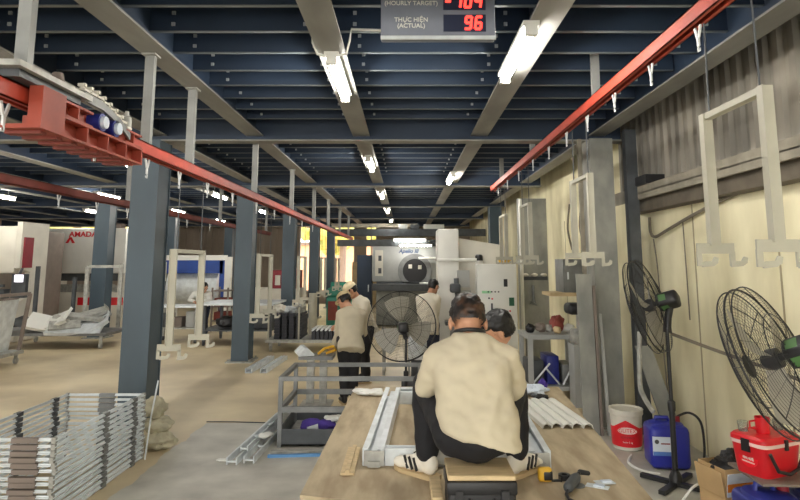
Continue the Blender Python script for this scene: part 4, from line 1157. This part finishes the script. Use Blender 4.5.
# trolley with black stacked parts
t = thing('stock_trolley', 'low steel trolley carrying black stacked parts in the aisle', 'trolley', (-2.0, 12.6, 0))
trolley_base(t, -.75, 1.0, -.45, .45, .2)
for x in (-.72, -.12):
    b = MB(); b.box(x - .015, x + .015, -.455, -.42, .226, .86); b.build('upright', 'hanger', t)
for k in range(9):
    o = thing('black_channel', 'black channel part in the tall pile on the low steel trolley', 'metal part', (-2.35, 12.6, .235 + k * .056), random.uniform(-.03, .03), 'tall pile on the stock trolley')
    b = MB(); b.box(-.27, .27, -.4, .4, 0.001, .012); b.box(-.27, -.255, -.4, .4, .012, .05); b.box(.255, .27, -.4, .4, .012, .05)
    for q in range(4): b.box(-.25 + q * .14, -.16 + q * .14, -.41, -.35, .012, .056)
    b.build('channel', 'pile', o)
for k in range(9):
    o = thing('black_bracket', 'black bracket in the low row on the stock trolley', 'metal part', (-1.83 + k * .085, 12.55, .234), 0, 'low row on the stock trolley')
    b = MB(); b.box(-.034, .034, -.4, .3, 0, .2); b.build('bracket', 'pile', o)
    b = MB(); b.bar((-.03, -.405, .17), (.03, -.405, .21), .01, .03); b.box(-.034, .034, -.4, .3, .2, .206); b.build('pale_edge', 'galv', o)
for i, (dx, dz, r) in enumerate(((-.2, .80, (.11, .12, .08)), (0.0, .79, (.14, .14, .07)), (.18, .81, (.11, .11, .1)))):
    crumple('wrapped_bundle', ('cream', 'galv', 'galvd')[i], (-2.35 + dx, 12.5, dz), r, ('cream bundle on the tall black pile', 'flat grey bundle at the middle of the tall black pile', 'grey bundle on the tall black pile beside the pale upright')[i], 'bundle', 3 + i, .5)
# bars by second column
for x, lab in ((-2.50, 'galvanised channel on the floor touching the second column base'), (-2.26, 'galvanised channel on the floor, the one farther from the second column')):
    b = MB()
    for s in (-1, 1): b.bar((x + s * .05, 9.85, .04), (x + .06 + s * .05, 11.2, .04), .012, .07)
    b.bar((x, 9.85, .008), (x + .06, 11.2, .008), .1, .01); b.bar((x, 9.85, .07), (x + .06, 11.2, .07), .04, .008)
    tag(b.build('steel_channel', 'galv'), lab, 'metal profile')
# stand with the part the workers handle
t = thing('work_stand', 'grey twin-leg stand under the silver part the workers bend over', 'stand', (-1.12, 7.75, 0))
for x in (-.07, .09):
    b = MB(); b.box(x - .045, x + .045, -.03, .03, .02, .56); b.build('leg', 'galvd', t)
b = MB(); b.box(-.18, .2, -.2, .2, 0, .02); b.build('foot_plate', 'galvd', t)
b = MB(); b.box(-.2, .22, -.16, .16, .56, .60); b.build('top', 'steel', t)
b = MB(); b.prism([(-.1, 0), (.1, 0), (.1, .02), (.02, .09), (-.02, .09), (-.1, .02)], (-1.22, 7.6, .604), (.9, .3, 0), (0, 0, 1), -.38)
tag(b.build('silver_part', 'galv'), 'silver folded metal part lying on the grey stand', 'metal part')
b = MB(); b.tube([(-1.08, 7.62, .63), (-1.0, 7.58, .70), (-.9, 7.62, .72), (-.88, 7.75, .66), (-1.0, 7.72, .62)], .016, 8)
tag(b.build('yellow_strap', 'yellow'), 'yellow strap looped over the silver part on the stand', 'strap')
# long table beyond second column
t = thing('steel_bench', 'pale steel bench on castors half hidden by the second column', 'bench', (-3.55, 13.6, 0))
b = MB(); b.box(-.85, .75, -.7, .7, .84, .88); b.build('top', 'galv', t)
for x, y in ((-.72, -.6), (.68, -.6), (-.72, .6), (.68, .6)):
    b = MB(); b.box(x - .03, x + .03, y - .03, y + .03, .1, .84); l = b.build('leg', 'dsteel', t)
    b = MB(); castor(b, x, y, .1, .045); b.build('castor', 'dsteel', l)
b = MB(); b.box(-.8, .7, -.62, .62, .3, .33); b.build('lower_shelf', 'dsteel', t)
crumple('dark_sack', 'dblack', (-3.85, 13.3, .47), (.25, .2, .13), 'dark sack on the lower shelf of the pale bench', 'sack', 8, .4)
b = MB(); b.rbox(-3.45, -2.85, 13.15, 13.5, .335, .6, .02, 2); tag(b.build('dark_crate', 'dsteel'), 'dark crate on the lower shelf of the pale bench', 'crate')
# offcut trolley
t = thing('offcut_trolley', 'low trolley heaped with sheet metal offcuts, uprights at its back', 'trolley', (-7.1, 13.1, 0))
trolley_base(t, -1.15, .95, -.55, .55, .28, 'steel')
for x, y, h, m_ in ((-.72, -.2, 1.35, 'dsteel'), (.02, .4, 1.35, 'galvd'), (.75, .45, 1.4, 'galvd'), (-.3, .5, 1.1, 'dsteel')):
    b = MB(); b.box(x - .035, x + .035, y - .03, y + .03, .31, .31 + h); b.build('upright', m_, t)
b = MB(); b.box(.02, .75, .4, .44, 1.62, 1.68); b.build('cross_bar', 'galvd', t)
rs = random.Random(5)
spec = [((-6.95, 12.75, .34), (.5, .18), (.1, .0, .9), 'steel', 'dark folded offcut at the near end of the heap'), ((-6.72, 12.75, .45), (.3, .26), (.55, .3, .35), 'white', 'pale bent sheet tilted up on the offcut heap'),
        ((-6.42, 12.7, .52), (.32, .2), (.7, -.3, -.3), 'white', 'pale bracket-shaped offcut beside the tilted sheet'), ((-6.0, 12.7, .36), (.55, .24), (.5, .04, .05), 'galv', 'broad galvanised sheet facing out of the offcut heap'),
        ((-6.05, 13.05, .56), (.5, .3), (.05, .1, .1), 'galvd', 'flat sheet lying highest on the offcut heap'), ((-5.62, 12.9, .45), (.2, .3), (.3, -.6, .2), 'galv', 'curled sheet at the aisle end of the offcut heap'), ((-6.5, 13.0, .38), (.6, .3), (.05, .0, -.1), 'steel', 'dark sheet low inside the offcut heap'),
        ((-7.15, 12.85, .42), (.35, .2), (.3, .25, -.4), 'dsteel', 'dark bent sheet at the far left of the offcut heap'), ((-6.2, 12.62, .42), (.3, .1), (.9, .0, .35), 'galvd', 'thin folded sheet in front of the offcut heap'), ((-5.95, 13.2, .62), (.3, .2), (.2, -.25, .6), 'galvd', 'tilted sheet at the back of the offcut heap')]
for c, (w, d), r, m_, lab in spec:
    b = MB(); R = Euler(r).to_matrix().to_4x4(); b.m = Matrix.Translation(V(c) + V((-.8, 0, .06))) @ R
    b.hexa([(-w, -d, 0), (w, -d * .8, 0), (w * .9, d, 0), (-w, d * .9, 0), (-w, -d, .006), (w, -d * .8, .006), (w * .9, d, .006), (-w, d * .9, .006)])
    b.bar((-w, -d, -.03), (w, -d * .8, -.03), .006, .06); b.bar((w, -d * .8, .03), (w * .9, d, .03), .006, .06)
    tag(b.build('sheet_offcut', m_), lab, 'sheet metal')
# panel trolley at the picture's left edge
t = thing('panel_trolley', 'steel trolley carrying pale upright panels', 'trolley', (-7.25, 10.35, 0))
trolley_base(t, -.7, .55, -.45, .45, .2, 'galvd')
b = MB(); b.bar((.5, -.42, .22), (.62, -.42, 1.2), .05, .05); b.bar((.5, .42, .22), (.62, .42, 1.2), .05, .05); b.bar((.61, -.42, 1.2), (.61, .42, 1.2), .05, .05); b.build('back_rest', 'brownpanel', t)
for k in range(4):
    x = -6.92 - k * .16
    b = MB(); b.hexa([(x, 9.98, .234), (x + .03, 9.98, .234), (x + .03, 10.7, .234), (x, 10.7, .234), (x + .12, 9.98, 1.1 - .03 * k), (x + .15, 9.98, 1.1 - .03 * k), (x + .15, 10.7, 1.1 - .03 * k), (x + .12, 10.7, 1.1 - .03 * k)])
    tag(b.build('sheet_metal', ('galv', 'dsteel', 'galv', 'white')[k]), ('pale metal panel against the trolley back rest', 'dark narrow panel second from the trolley back rest', 'pale panel third from the trolley back rest', 'white panel farthest from the trolley back rest')[k], 'panel')

# ================================================================= MACHINES ON THE FAR SIDE
t = thing('press_brake', 'cream press brake with a dark red stripe and small lit control screen', 'machine', (-9.2, 13.9, 0))
b = MB(); b.rbox(-1.6, .55, -.5, .5, 1.5, 2.55, .05, 2); b.build('upper_beam', 'cream', t)
b = MB(); b.prism([(-.5, 0), (.5, 0), (.5, 2.62), (-.5, 2.62), (-.5, 1.6), (-.1, 1.5), (-.1, .95), (-.5, .85)], (.66, 0, 0.02), (0, 1, 0), (0, 0, 1), -.12); b.build('side_frame', 'cream', t)
b = MB(); b.rbox(-1.6, .5, -.35, .35, 0.01, .95, .03, 2); b.build('bed', 'brownpanel', t)
b = MB(); b.box(.66, .69, -.42, -.1, 1.62, 2.3); b.build('red_stripe', 'maroon', t)
b = MB(); b.box(-1.5, .2, -.53, -.5, 1.5, 1.66); b.build('tool_clamp', 'dsteel', t)
b = MB(); b.box(-1.5, .3, -.4, -.2, .95, 1.15); b.box(-1.5, .3, -.45, -.38, 1.2, 1.26); b.build('back_gauge', 'dsteel', t)
b = MB(); b.box(.84, 1.14, -1.0, -.9, 1.0, 1.5); b.tube([(.9, -.9, 1.4), (.66, -.4, 1.6)], .03, 8); cp = b.build('control_panel', 'dsteel', t)
b = MB(); b.box(.9, 1.08, -1.01, -1.0, 1.33, 1.48); b.build('screen', 'screen', cp)
b = MB(); b.lathe([(0, 0), (.07, 0), (.09, .5), (0, .55)], 14, Matrix.Translation((.62, -.9, .0))); b.build('pedal_post', 'maroon', t)
t = thing('side_cabinet', 'tall brown machine cabinet between the two press brakes', 'cabinet', (-9.08, 15.25, 0))
b = MB(); b.rbox(-.22, .22, -.4, .4, 0.0, 2.5, .03, 2); b.build('body', 'brownpanel', t)
b = MB(); b.box(-.18, .18, -.415, -.4, .3, 2.3); d_ = b.build('door', 'brownpanel', t)
b = MB(); b.box(.1, .13, -.44, -.415, 1.2, 1.4); b.build('handle', 'dsteel', d_)
t = thing('press_brake', 'white press brake with red lettering beside the second row column', 'machine', (-8.5, 16.65, 0))
b = MB(); b.rbox(-1.2, 1.0, -.5, .5, 1.45, 2.65, .04, 2); ub = b.build('upper_beam', 'white', t)
text('AMADA', .19, 'redp', facing((-.16, -.505, 2.48), X3, (0, 0, 1)), ub, width=1.1, bold=.006)
b = MB(); b.prism([(0, 0), (.1, .16), (.16, .16), (.26, .0), (.18, 0), (.13, .1), (.08, 0)], (-.62, -.502, 2.25), X3, (0, 0, 1), .004); b.build('emblem', 'redp', ub)
b = MB(); b.rbox(-1.2, 1.0, -.45, .45, .02, .95, .03, 2); lo_ = b.build('bed', 'cream', t)
b = MB(); b.box(-.2, 1.0, -.465, -.45, .62, .82); b.build('red_band', 'redp', lo_)
b = MB(); b.box(-1.15, .95, -.3, -.2, 1.25, 1.45); b.build('punch_row', 'dsteel', t)
b = MB(); b.box(-1.15, .95, -.3, -.15, .95, 1.12); b.box(-.9, .7, -.34, -.3, 1.12, 1.16); b.build('die_row', 'galvd', t)
b = MB(); b.box(-1.2, -.85, -.6, -.5, 1.5, 1.8); b.build('guard', 'redp', t)
for x in (-1.1, .9):
    b = MB(); b.box(x - .1, x + .1, -.4, .4, .95, 1.5); b.build('side_frame', 'cream', t)
# small things between
t = thing('control_cabinet', 'small grey control cabinet right of the second row column', 'cabinet', (-6.55, 16.2, 0))
b = MB(); b.box(-.3, .3, -.2, .2, .0, 1.0); b.build('body', 'mgrey', t)
b = MB(); b.box(-.22, .2, -.16, -.1, 1.25, 1.75); b.tube([(0, 0, 1.0), (0, -.1, 1.3)], .03, 8); pp = b.build('panel', 'cream', t)
b = MB(); b.box(-.14, .12, -.17, -.16, 1.35, 1.65); b.build('panel_frame', 'dsteel', pp)
t = thing('hoist', 'dark red wall hoist arm above the small control cabinet', 'hoist', (-10.2, 21.5, 2.5))
b = MB(); b.tube([(-.6, 0, .0), (.9, 0, .05)], .05, 8); b.build('arm', 'maroon', t)
b = MB(); b.rbox(-.4, .1, -.2, .2, .1, .6, .05, 2); b.tube([(-.2, 0, .6), (-.2, 0, 1.0)], .03, 8); b.build('motor', 'brownpanel', t)
# silver tank with blue frame
t = thing('silver_tank', 'silver sheet coil in a blue and white frame past the nearest hanging frame', 'coil', (-6.35, 18.6, 0))
b = MB(); b.lathe([(.3, -.75), (.62, -.75), (.62, .75), (.3, .75), (.3, -.75)], 28, Matrix.Translation((0, 0, 1.0)) @ Matrix.Rotation(math.pi / 2, 4, 'Y')); b.build('coil', 'galv', t)
b = MB(); b.box(-.9, .95, -.7, -.64, 1.42, 1.8); b.box(.85, 1.0, -.7, -.6, .3, 1.8); b.build('blue_frame', mat('blue machine paint', (34, 70, 150), .5), t)
b = MB(); b.box(-1.0, 1.05, -.72, -.6, 1.8, 1.95); b.box(1.0, 1.2, -.7, -.6, 0.02, 1.9); b.build('white_frame', 'white', t)
for x in (-.8, .8):
    b = MB(); b.box(x - .06, x + .06, -.4, .4, 0.01, .5); b.build('leg', 'white', t)
t = thing('work_trolley', 'grey work trolley with lower shelf beyond the nearest hanging frame', 'trolley', (-4.98, 13.65, 0))
b = MB(); b.box(-.55, .45, -.3, .3, .76, .80); b.build('top', 'galv', t)
for x, y in ((-.5, -.26), (.4, -.26), (-.5, .26), (.4, .26)):
    b = MB(); b.box(x - .02, x + .02, y - .02, y + .02, .1, .76); l = b.build('leg', 'galvd', t)
    b = MB(); castor(b, x, y, .1, .045); b.build('castor', 'dsteel', l)
b = MB(); b.box(-.5, .4, -.26, .26, .3, .33); b.build('shelf', 'galvd', t)
for i, (x, h, m_) in enumerate(((-5.28, .3, 'dsteel'), (-5.03, .22, 'brownpanel'), (-4.75, .34, 'mgrey'))):
    b = MB(); b.rbox(x - .1, x + .1, 13.5, 13.8, .332, .332 + h, .02, 2); tag(b.build('small_bin', m_), ('dark bin', 'brown bin', 'grey bin')[i] + ' on the shelf of the grey work trolley', 'bin')
t = thing('red_rack', 'small brown-red wire rack between work trolley and pale bench', 'rack', (-4.75, 15.9, 0))
b = MB()
for x in (-.2, .2):
    for y in (-.3, .3): b.box(x - .02, x + .02, y - .02, y + .02, 0, 1.1)
for z in (.25, .6, 1.0): b.box(-.2, .2, -.3, .3, z, z + .03)
b.build('frame', 'brownpanel', t)
for z in (.28, .63):
    b = MB(); b.box(-.16, .16, -.25, .25, z, z + .2); b.build('bin', 'darkred', t)
# white bed and maroon machine seen between second and third column
t = thing('flat_machine', 'low white machine bed with a maroon head beyond the aisle columns', 'machine', (-4.2, 19.0, 0))
b = MB(); b.box(-.9, 1.0, -.6, .6, .05, .95); b.build('bed', 'cream', t)
b = MB(); b.box(.1, .9, -.4, .4, .95, 1.5); hd_ = b.build('head', 'maroon', t)
b = MB()
for k in range(3): b.box(.2 + k * .24, .36 + k * .24, -.42, -.4, 1.05, 1.35)
b.build('window', 'cream', hd_)
t = thing('green_machine', 'teal green machine with a red side box by the aisle', 'machine', (-1.9, 16.9, 0))
b = MB(); b.rbox(-.25, .45, -.4, .4, .0, .8, .03, 2); b.build('base', 'teal', t)
b = MB(); b.rbox(-.25, .42, -.35, .35, .8, 1.05, .06, 2); b.lathe([(0, 0), (.16, 0), (.16, .5), (0, .5)], 16, Matrix.Translation((-.15, -.2, 1.05)) @ Matrix.Rotation(math.pi / 2, 4, 'Y')); b.build('housing', 'teal', t)
b = MB(); b.box(-.2, .05, -.43, -.4, .2, .7); b.build('front_panel', 'darkred', t)
b = MB(); b.box(.12, .4, -.42, -.4, .2, .7); b.build('door', 'dsteel', t)
b = MB(); b.box(-2.2, -1.2, 24.8, 25.0, .02, 1.75); 
tag(b.build('board_fence', 'wood'), 'brown board screen under the bright opening at the far end', 'screen')
t = thing('drum_stand', 'upright pale pipe stand beside the third column', 'stand', (-2.25, 14.8, 0))
b = MB(); b.tube([(0, 0, .02), (0, 0, 1.0)], .1, 12); b.build('drum', 'hanger', t)
b = MB(); b.lathe([(0, 0), (.22, 0), (.22, .02), (0, .02)], 16); b.build('foot', 'galvd', t)

# far turret machine with round window
t = thing('turret_machine', 'large pale grey machine with round dark port under the far twin lamps', 'machine', (-.03, 17.6, 0))
b = MB(); b.rbox(-.93, .95, -.5, .9, 1.2, 2.22, .04, 2); ub = b.build('upper_body', 'mgrey', t)
b = MB(); b.lathe([(.34, 0), (.48, 0), (.48, .05), (.34, .05), (.34, 0)], 36, facing((.28, -.5, 1.5), X3, (0, 0, 1))); b.build('ring', 'steel', ub)
b = MB(); b.lathe([(0, 0), (.34, 0), (.34, .02), (0, .02)], 36, facing((.28, -.5, 1.5), X3, (0, 0, 1))); po = b.build('port', 'black', ub)
for x, z in ((.15, 1.62), (.42, 1.6)):
    b = MB(); b.box(x - .05, x + .05, -.54, -.52, z - .05, z + .06); b.build('port_plate', 'cream', po)
text('Apelio', .17, mat('blue lettering', (30, 84, 140), .5), facing((.08, -.505, 2.06), X3, (0, 0, 1)), ub, shear=.25, width=1.1) if 0 else None
K['bluelet'] = mat('blue lettering', (20, 60, 112), .5)
text('Apelio III', .15, 'bluelet', facing((.10, -.505, 2.05), X3, (0, 0, 1)), ub, shear=.3, width=1.0, bold=.004)
b = MB(); b.box(-.84, -.62, -.52, -.5, 1.36, 2.08); cp = b.build('switch_panel', 'cream', ub)
for z in (1.85, 1.5):
    b = MB(); b.box(-.75, -.66, -.53, -.52, z - .07, z + .08); b.build('switch', 'dsteel', cp)
b = MB(); b.rbox(-.8, .9, -.6, .9, .02, .95, .03, 2); b.build('lower_body', 'mottled', t)
b = MB(); b.box(-.9, .85, -1.1, -.5, .98, 1.15); b.build('table_edge', 'dsteel', t)
b = MB(); b.box(-.8, .9, -.55, .8, .95, 1.2); b.build('gap', 'dsteel', t)
b = MB(); b.tube([(.38, -.7, 1.86), (1.6, -.7, 1.86)], .03, 8); b.tube([(.4, -.9, 1.17), (1.3, -.9, 1.17)], .03, 8); b.build('guide_bar', 'white', t)
for i, (x, m_, lab) in enumerate(((-1.2, 'navy', 'dark blue steel cabinet left of the far machine'),)):
    o = thing('steel_cabinet', lab, 'cabinet', (x, 17.9, 0))
    b = MB(); b.box(-.22, .2, -.3, .3, .02, 1.95); b.build('body', m_, o)
    b = MB(); b.box(-.2, .18, -.32, -.3, .1, 1.9); d_ = b.build('door', m_, o)
    b = MB(); b.box(.1, .13, -.35, -.32, .9, 1.1); b.build('handle', 'galv', d_)
# small items on the shelf high at the far end
for i, (x, m_, lab) in enumerate(((-.1, 'mgrey', 'grey box on the far lintel'), (.3, 'dsteel', 'dark box on the far lintel'), (.95, 'white', 'white long box on the far lintel'))):
    b = MB(); b.rbox(x - (.35 if i == 2 else .15), x + (.35 if i == 2 else .15), 20.42, 20.58, 2.862, 3.02, .01, 1); tag(b.build('lintel_box', m_), lab, 'box')

# ================================================================= WHITE MACHINE CABINET (right of centre)
t = thing('machine_cabinet', 'large white machine cabinet with buttons and a green plate behind the seated man', 'machine', (1.15, 10.02, 0))
b = MB(); b.rbox(-.02, .62, -.3, .5, .03, 1.72, .02, 2); fp = b.build('front_cabinet', 'white', t)
b = MB(); b.rbox(-.64, -.30, -.3, .3, .03, 2.28, .02, 2); b.build('column_housing', 'white', t)
b = MB(); b.prism([(-.29, 1.7), (.46, 1.7), (.46, 2.02), (-.29, 2.14)], (0, -.1, 0), X3, (0, 0, 1), -.5); b.build('upper_panel', 'cream', t)
b = MB(); b.box(-.3, -.02, -.1, .3, .03, 1.7); b.build('side_panel', 'cream', t)
for k in range(4):
    b = MB(); b.lathe([(0, 0), (.012, 0), (.012, .012), (0, .014)], 10, facing((.16 + k * .055, -.3, 1.28), X3, (0, 0, 1))); b.build('button', 'dgreen' if k < 0 else 'black', fp)
b = MB(); b.box(.06, .2, -.304, -.3, 1.255, 1.295); b.build('button_label', mat('pale green label', (160, 220, 170), .5), fp)
for k, (x, z, m_) in enumerate(((.17, 1.18, 'black'), (.22, 1.17, 'redp'), (.50, .98, 'redp'), (-.2, 1.28, 'black'))):
    b = MB(); b.lathe([(0, 0), (.014, 0), (.014, .02), (0, .022)], 10, facing((x, -.3 if x > -.1 else -.1, z), X3, (0, 0, 1))); b.build('button', m_, fp)
b = MB(); b.box(.49, .57, -.306, -.3, 1.06, 1.19); b.build('green_plate', 'dgreen', fp)
b = MB(); b.box(.41, .47, -.306, -.3, 1.36, 1.48); b.build('rating_label', 'black', fp)
b = MB(); b.box(.2, .225, -.33, -.3, .78, 1.1); b.build('door_handle', 'dsteel', fp)
b = MB(); b.box(-.34, -.14, -.36, -.3, 1.35, 1.62); b.build('screen_hood', 'mgrey', t)
b = MB(); b.box(-.3, -.12, -.34, -.28, .85, 1.3); b.lathe([(0, 0), (.09, 0), (.09, .03), (0, .04)], 18, facing((-.2, -.34, 1.05), X3, (0, 0, 1))); b.build('spindle_box', 'galvd', t)
b = MB(); b.tube([(-.65, -.32, 1.78), (-.02, -.32, 1.78)], .03, 8); b.build('air_pipe', 'white', t)
t = thing('beacon_lamp', 'black capped beacon on the white machine cabinet', 'beacon', (1.19, 9.87, 1.722))
b = MB(); b.lathe([(0, 0), (.06, 0), (.06, .05), (0, .05)], 16); b.build('base', 'white', t)
b = MB(); b.lathe([(0, .05), (.065, .05), (.06, .13), (.04, .15), (0, .15)], 16); b.build('cap', 'black', t)
crumple('yellow_cloth', 'yellow', (1.58, 10.0, 1.77), (.12, .1, .05), 'yellowish cloth lying on top of the white machine cabinet', 'cloth', 3, .5)
t = thing('machine_vise', 'dark drill stand the cream shirted worker leans over', 'machine', (.74, 9.4, 0))
b = MB(); b.loft([((0, 0, 0), X3, Y3, .17, .14), ((0, 0, .1), X3, Y3, .1, .09), ((0, 0, .8), X3, Y3, .06, .06)], 12, 3); b.build('pedestal', 'steel', t)
b = MB(); b.box(-.14, .14, -.13, .13, .8, .86); b.build('table', 'dsteel', t)
b = MB(); b.tube([(.08, .05, .86), (.04, .05, 1.5)], .04, 10); b.rbox(-.06, .1, -.06, .12, 1.28, 1.42, .03, 2); b.build('head', 'dsteel', t)
t = thing('white_roll', 'white drum standing left of the worker in jeans', 'drum', (.16, 8.6, 0))
b = MB(); b.lathe([(0, .42), (.12, .42), (.13, .45), (.13, .7), (.1, .74), (0, .74)], 18); b.build('body', 'galv', t)
b = MB(); b.box(-.09, .09, -.09, .09, 0, .42); b.build('stand', 'dsteel', t)
t = thing('fuel_can', 'orange red can on the floor behind the seated man', 'can', (.24, 8.0, 0))
b = MB(); b.rbox(-.10, .10, -.08, .08, 0.002, .28, .03, 3); b.build('body', mat('orange red plastic', (216, 70, 40), .4), t)
b = MB(); b.tube([(-.06, 0, .27), (-.05, 0, .36), (.05, 0, .36), (.06, 0, .27)], .014, 8); b.build('handle', 'black', t)
b = MB(); b.rbox(-.06, .10, 8.02, 8.2, 0, .24, .02, 2); tag(b.build('dark_can', 'dsteel'), 'dark box on the floor left of the orange red can', 'box')
t = thing('low_bench', 'low steel bench with machine parts beyond the aisle fan', 'bench', (-.05, 9.9, 0))
b = MB(); b.box(-.35, .15, -.25, .25, .62, .66); b.build('top', 'steel', t)
for x, y in ((-.3, -.2), (.1, -.2), (-.3, .2), (.1, .2)):
    b = MB(); b.box(x - .02, x + .02, y - .02, y + .02, 0, .62); b.build('leg', 'galvd', t)

# ================================================================= RIGHT WALL WORK CORNER
t = thing('mottled_panel', 'tall mottled grey steel panel behind the work corner', 'steel panel', (2.2, 10.6, 0))
b = MB(); b.box(-.23, .27, -.06, .06, 0.01, 2.86); b.build('panel', 'mottled', t)
b = MB(); b.box(-.21, .25, -.085, -.06, 1.44, 1.50)
b.build('shelf_lip', 'dsteel', t)
for x in (-.14, .02, .18):
    b = MB(); b.ell((x, -.1, 1.53), (.06, .04, .03), 10, 6); b.build('hook_cap', 'cream', t)
b = MB(); b.tube([(.0, -.08, 1.35), (.0, -.1, 1.1), (.04, -.1, 1.02), (-.06, -.1, 1.06)], .02, 6); b.build('hook', 'steel', t)
b = MB(); b.tube([(1.965, 10.3, .0), (1.965, 10.3, 2.82)], .03, 8); tag(b.build('white_pipe', 'white'), 'thin white pipe standing left of the mottled grey panel', 'pipe')
t = thing('tool_bench', 'grey tool shelf crowded with parts beside the grey column', 'shelf', (1.93, 8.3, 0))
for x, y in ((-.32, -.3), (.32, -.3), (-.32, .3), (.32, .3)):
    b = MB(); b.box(x - .03, x + .03, y - .03, y + .03, 0, .76); b.build('leg', 'mgrey', t)
for z, nm in ((.76, 'top'), (.12, 'lower_shelf')):
    b = MB(); b.box(-.36, .36, -.34, .34, z, z + .05); b.build(nm, 'mgrey', t)
rs = random.Random(8)
for i, (x, z, r, m_, lab, cat) in enumerate(((1.66, .87, (.06, .06, .06), 'black', 'black lump at the left end of the tool shelf', 'part'), (1.80, .88, (.07, .06, .06), 'brownpanel', 'brown gear part on the tool shelf', 'part'),
        (1.92, .87, (.06, .06, .05), 'galvd', 'grey casting on the tool shelf', 'part'), (2.03, .99, (.10, .09, .11), 'darkred', 'rounded red brown housing on the tool shelf', 'housing'), (2.18, .87, (.08, .06, .06), 'white', 'white wad of cloth at the right end of the tool shelf', 'cloth'),
        (2.0, .86, (.05, .05, .045), 'wood', 'tan lump before the red brown housing', 'part'))):
    crumple('machine_part', m_, (x, 8.25 - (.12 if i == 5 else 0), z if i != 3 else .93), r, lab, cat, i * 3 + 1, .3)
for i, (x, w, h, m_, lab) in enumerate(((1.70, .1, .3, 'dsteel', 'dark bin low on the tool shelf, leftmost'), (1.92, .08, .36, 'dblue', 'dark blue bin in the middle of the tool shelf'), (2.12, .08, .25, 'steel', 'grey bin low on the tool shelf, beside the column'))):
    b = MB(); b.rbox(x - w, x + w, 8.1, 8.5, .172, .172 + h, .015, 2); tag(b.build('parts_bin', m_), lab, 'bin')
for i, (a, c) in enumerate((((1.62, 8.0, .19), (1.86, 8.02, .45)), ((2.02, 8.0, .19), (2.2, 8.02, .5)), ((1.8, 8.0, .4), (1.98, 8.02, .19)))):
    b = MB(); b.tube([a, c], .012, 6); tag(b.build('loose_rod', 'galv'), 'pale loose rod leaning in front of the bins on the tool shelf', 'rod', 'rods on the tool shelf')
t = thing('bench_sander', 'black topped bench machine on a grey stand before the cream wall', 'bench machine', (2.2, 7.7, 0))
b = MB(); b.box(-.14, .16, -.12, .14, .0, .74); b.build('stand', 'mgrey', t)
b = MB(); b.rbox(-.13, .15, -.1, .12, .74, .92, .03, 2); b.build('body', 'galvd', t)
b = MB(); b.lathe([(0, -.15), (.08, -.15), (.08, -.11), (0, -.11)], 16, Matrix.Translation((.02, 0, .86)) @ Matrix.Rotation(math.pi / 2, 4, 'X') @ Matrix.Translation((0, 0, .26))); b.build('wheel', 'black', t)
b = MB(); b.rbox(-.05, .11, -.06, .08, .92, 1.12, .02, 2); b.build('neck', 'mgrey', t)
b = MB(); b.rbox(-.19, .19, -.13, .15, 1.10, 1.24, .05, 3); hh = b.build('hood', 'black', t)
b = MB(); b.box(-.04, .05, -.133, -.129, 1.15, 1.175); b.build('plate', 'label', hh)
b = MB(); b.tube([(.02, .05, 1.23), (.02, .05, 1.5)], .035, 10); b.build('exhaust', 'black', t)
t = thing('wall_cabinet', 'grey metal cabinet on a wooden shelf high on the cream wall', 'cabinet', (2.42, 8.7, 1.33))
b = MB(); b.box(-.22, .31, -.2, .25, .0, .46); b.build('body', 'steel', t)
b = MB(); b.box(-.20, .29, -.215, -.2, .02, .44); d_ = b.build('door', 'steel', t)
b = MB(); b.box(-.17, -.15, -.235, -.215, .18, .28); b.build('handle', 'galv', d_)
b = MB(); b.box(2.0, 2.735, 8.45, 8.98, 1.28, 1.328); tag(b.build('wall_shelf', 'wood'), 'wooden shelf under the grey wall cabinet', 'shelf')
for i, (x, y, lab) in enumerate(((2.71, 9.9, 'wire hanging down the cream wall left of the hanging frame by the column'), (2.71, 9.2, 'second wire hanging down the cream wall above the wall cabinet'))):
    cable([(x, y, 2.7), (x - .02, y + .1, 2.3), (x, y - .05, 1.95)], .016, 'cable', lab)

# ================================================================= OUTSIDE
for i, (x, y, r, z, lab) in enumerate(((-3.6, 34, 2.6, 4.2, 'sunlit yellow green tree outside the tall far opening'), (-18.3, 33, 2.4, 4.6, 'sunlit yellow green tree outside the high window'))):
    t = thing('garden_tree', lab, 'tree', (x, y, -.15))
    b = MB()
    rs = random.Random(i)
    for k in range(14): b.ell((rs.uniform(-1, 1) * r * .7, rs.uniform(-1, 1) * r * .6, z + rs.uniform(-1, 1) * r * .55), r * rs.uniform(.3, .5), 10, 7)
    bl = blob(b, 'crown', 'tree', t, .15, 2, lambda co: .25 * noise.noise(co * 2.2))
    b = MB(); b.tube([(0, 0, 0), (.1, 0, z)], .2, 8); b.build('trunk', 'brownpanel', t)
t = thing('neighbour_house', 'pale pinkish building outside the far opening', 'building', (-4.5, 42, -.15))
b = MB(); b.box(-4, 4, -2, 2, 0, 3.0); b.build('wall', 'house', t)
b = MB(); b.box(-4.2, 4.2, -2.2, 2.2, 3.0, 3.2); b.build('roof', 'brownpanel', t)
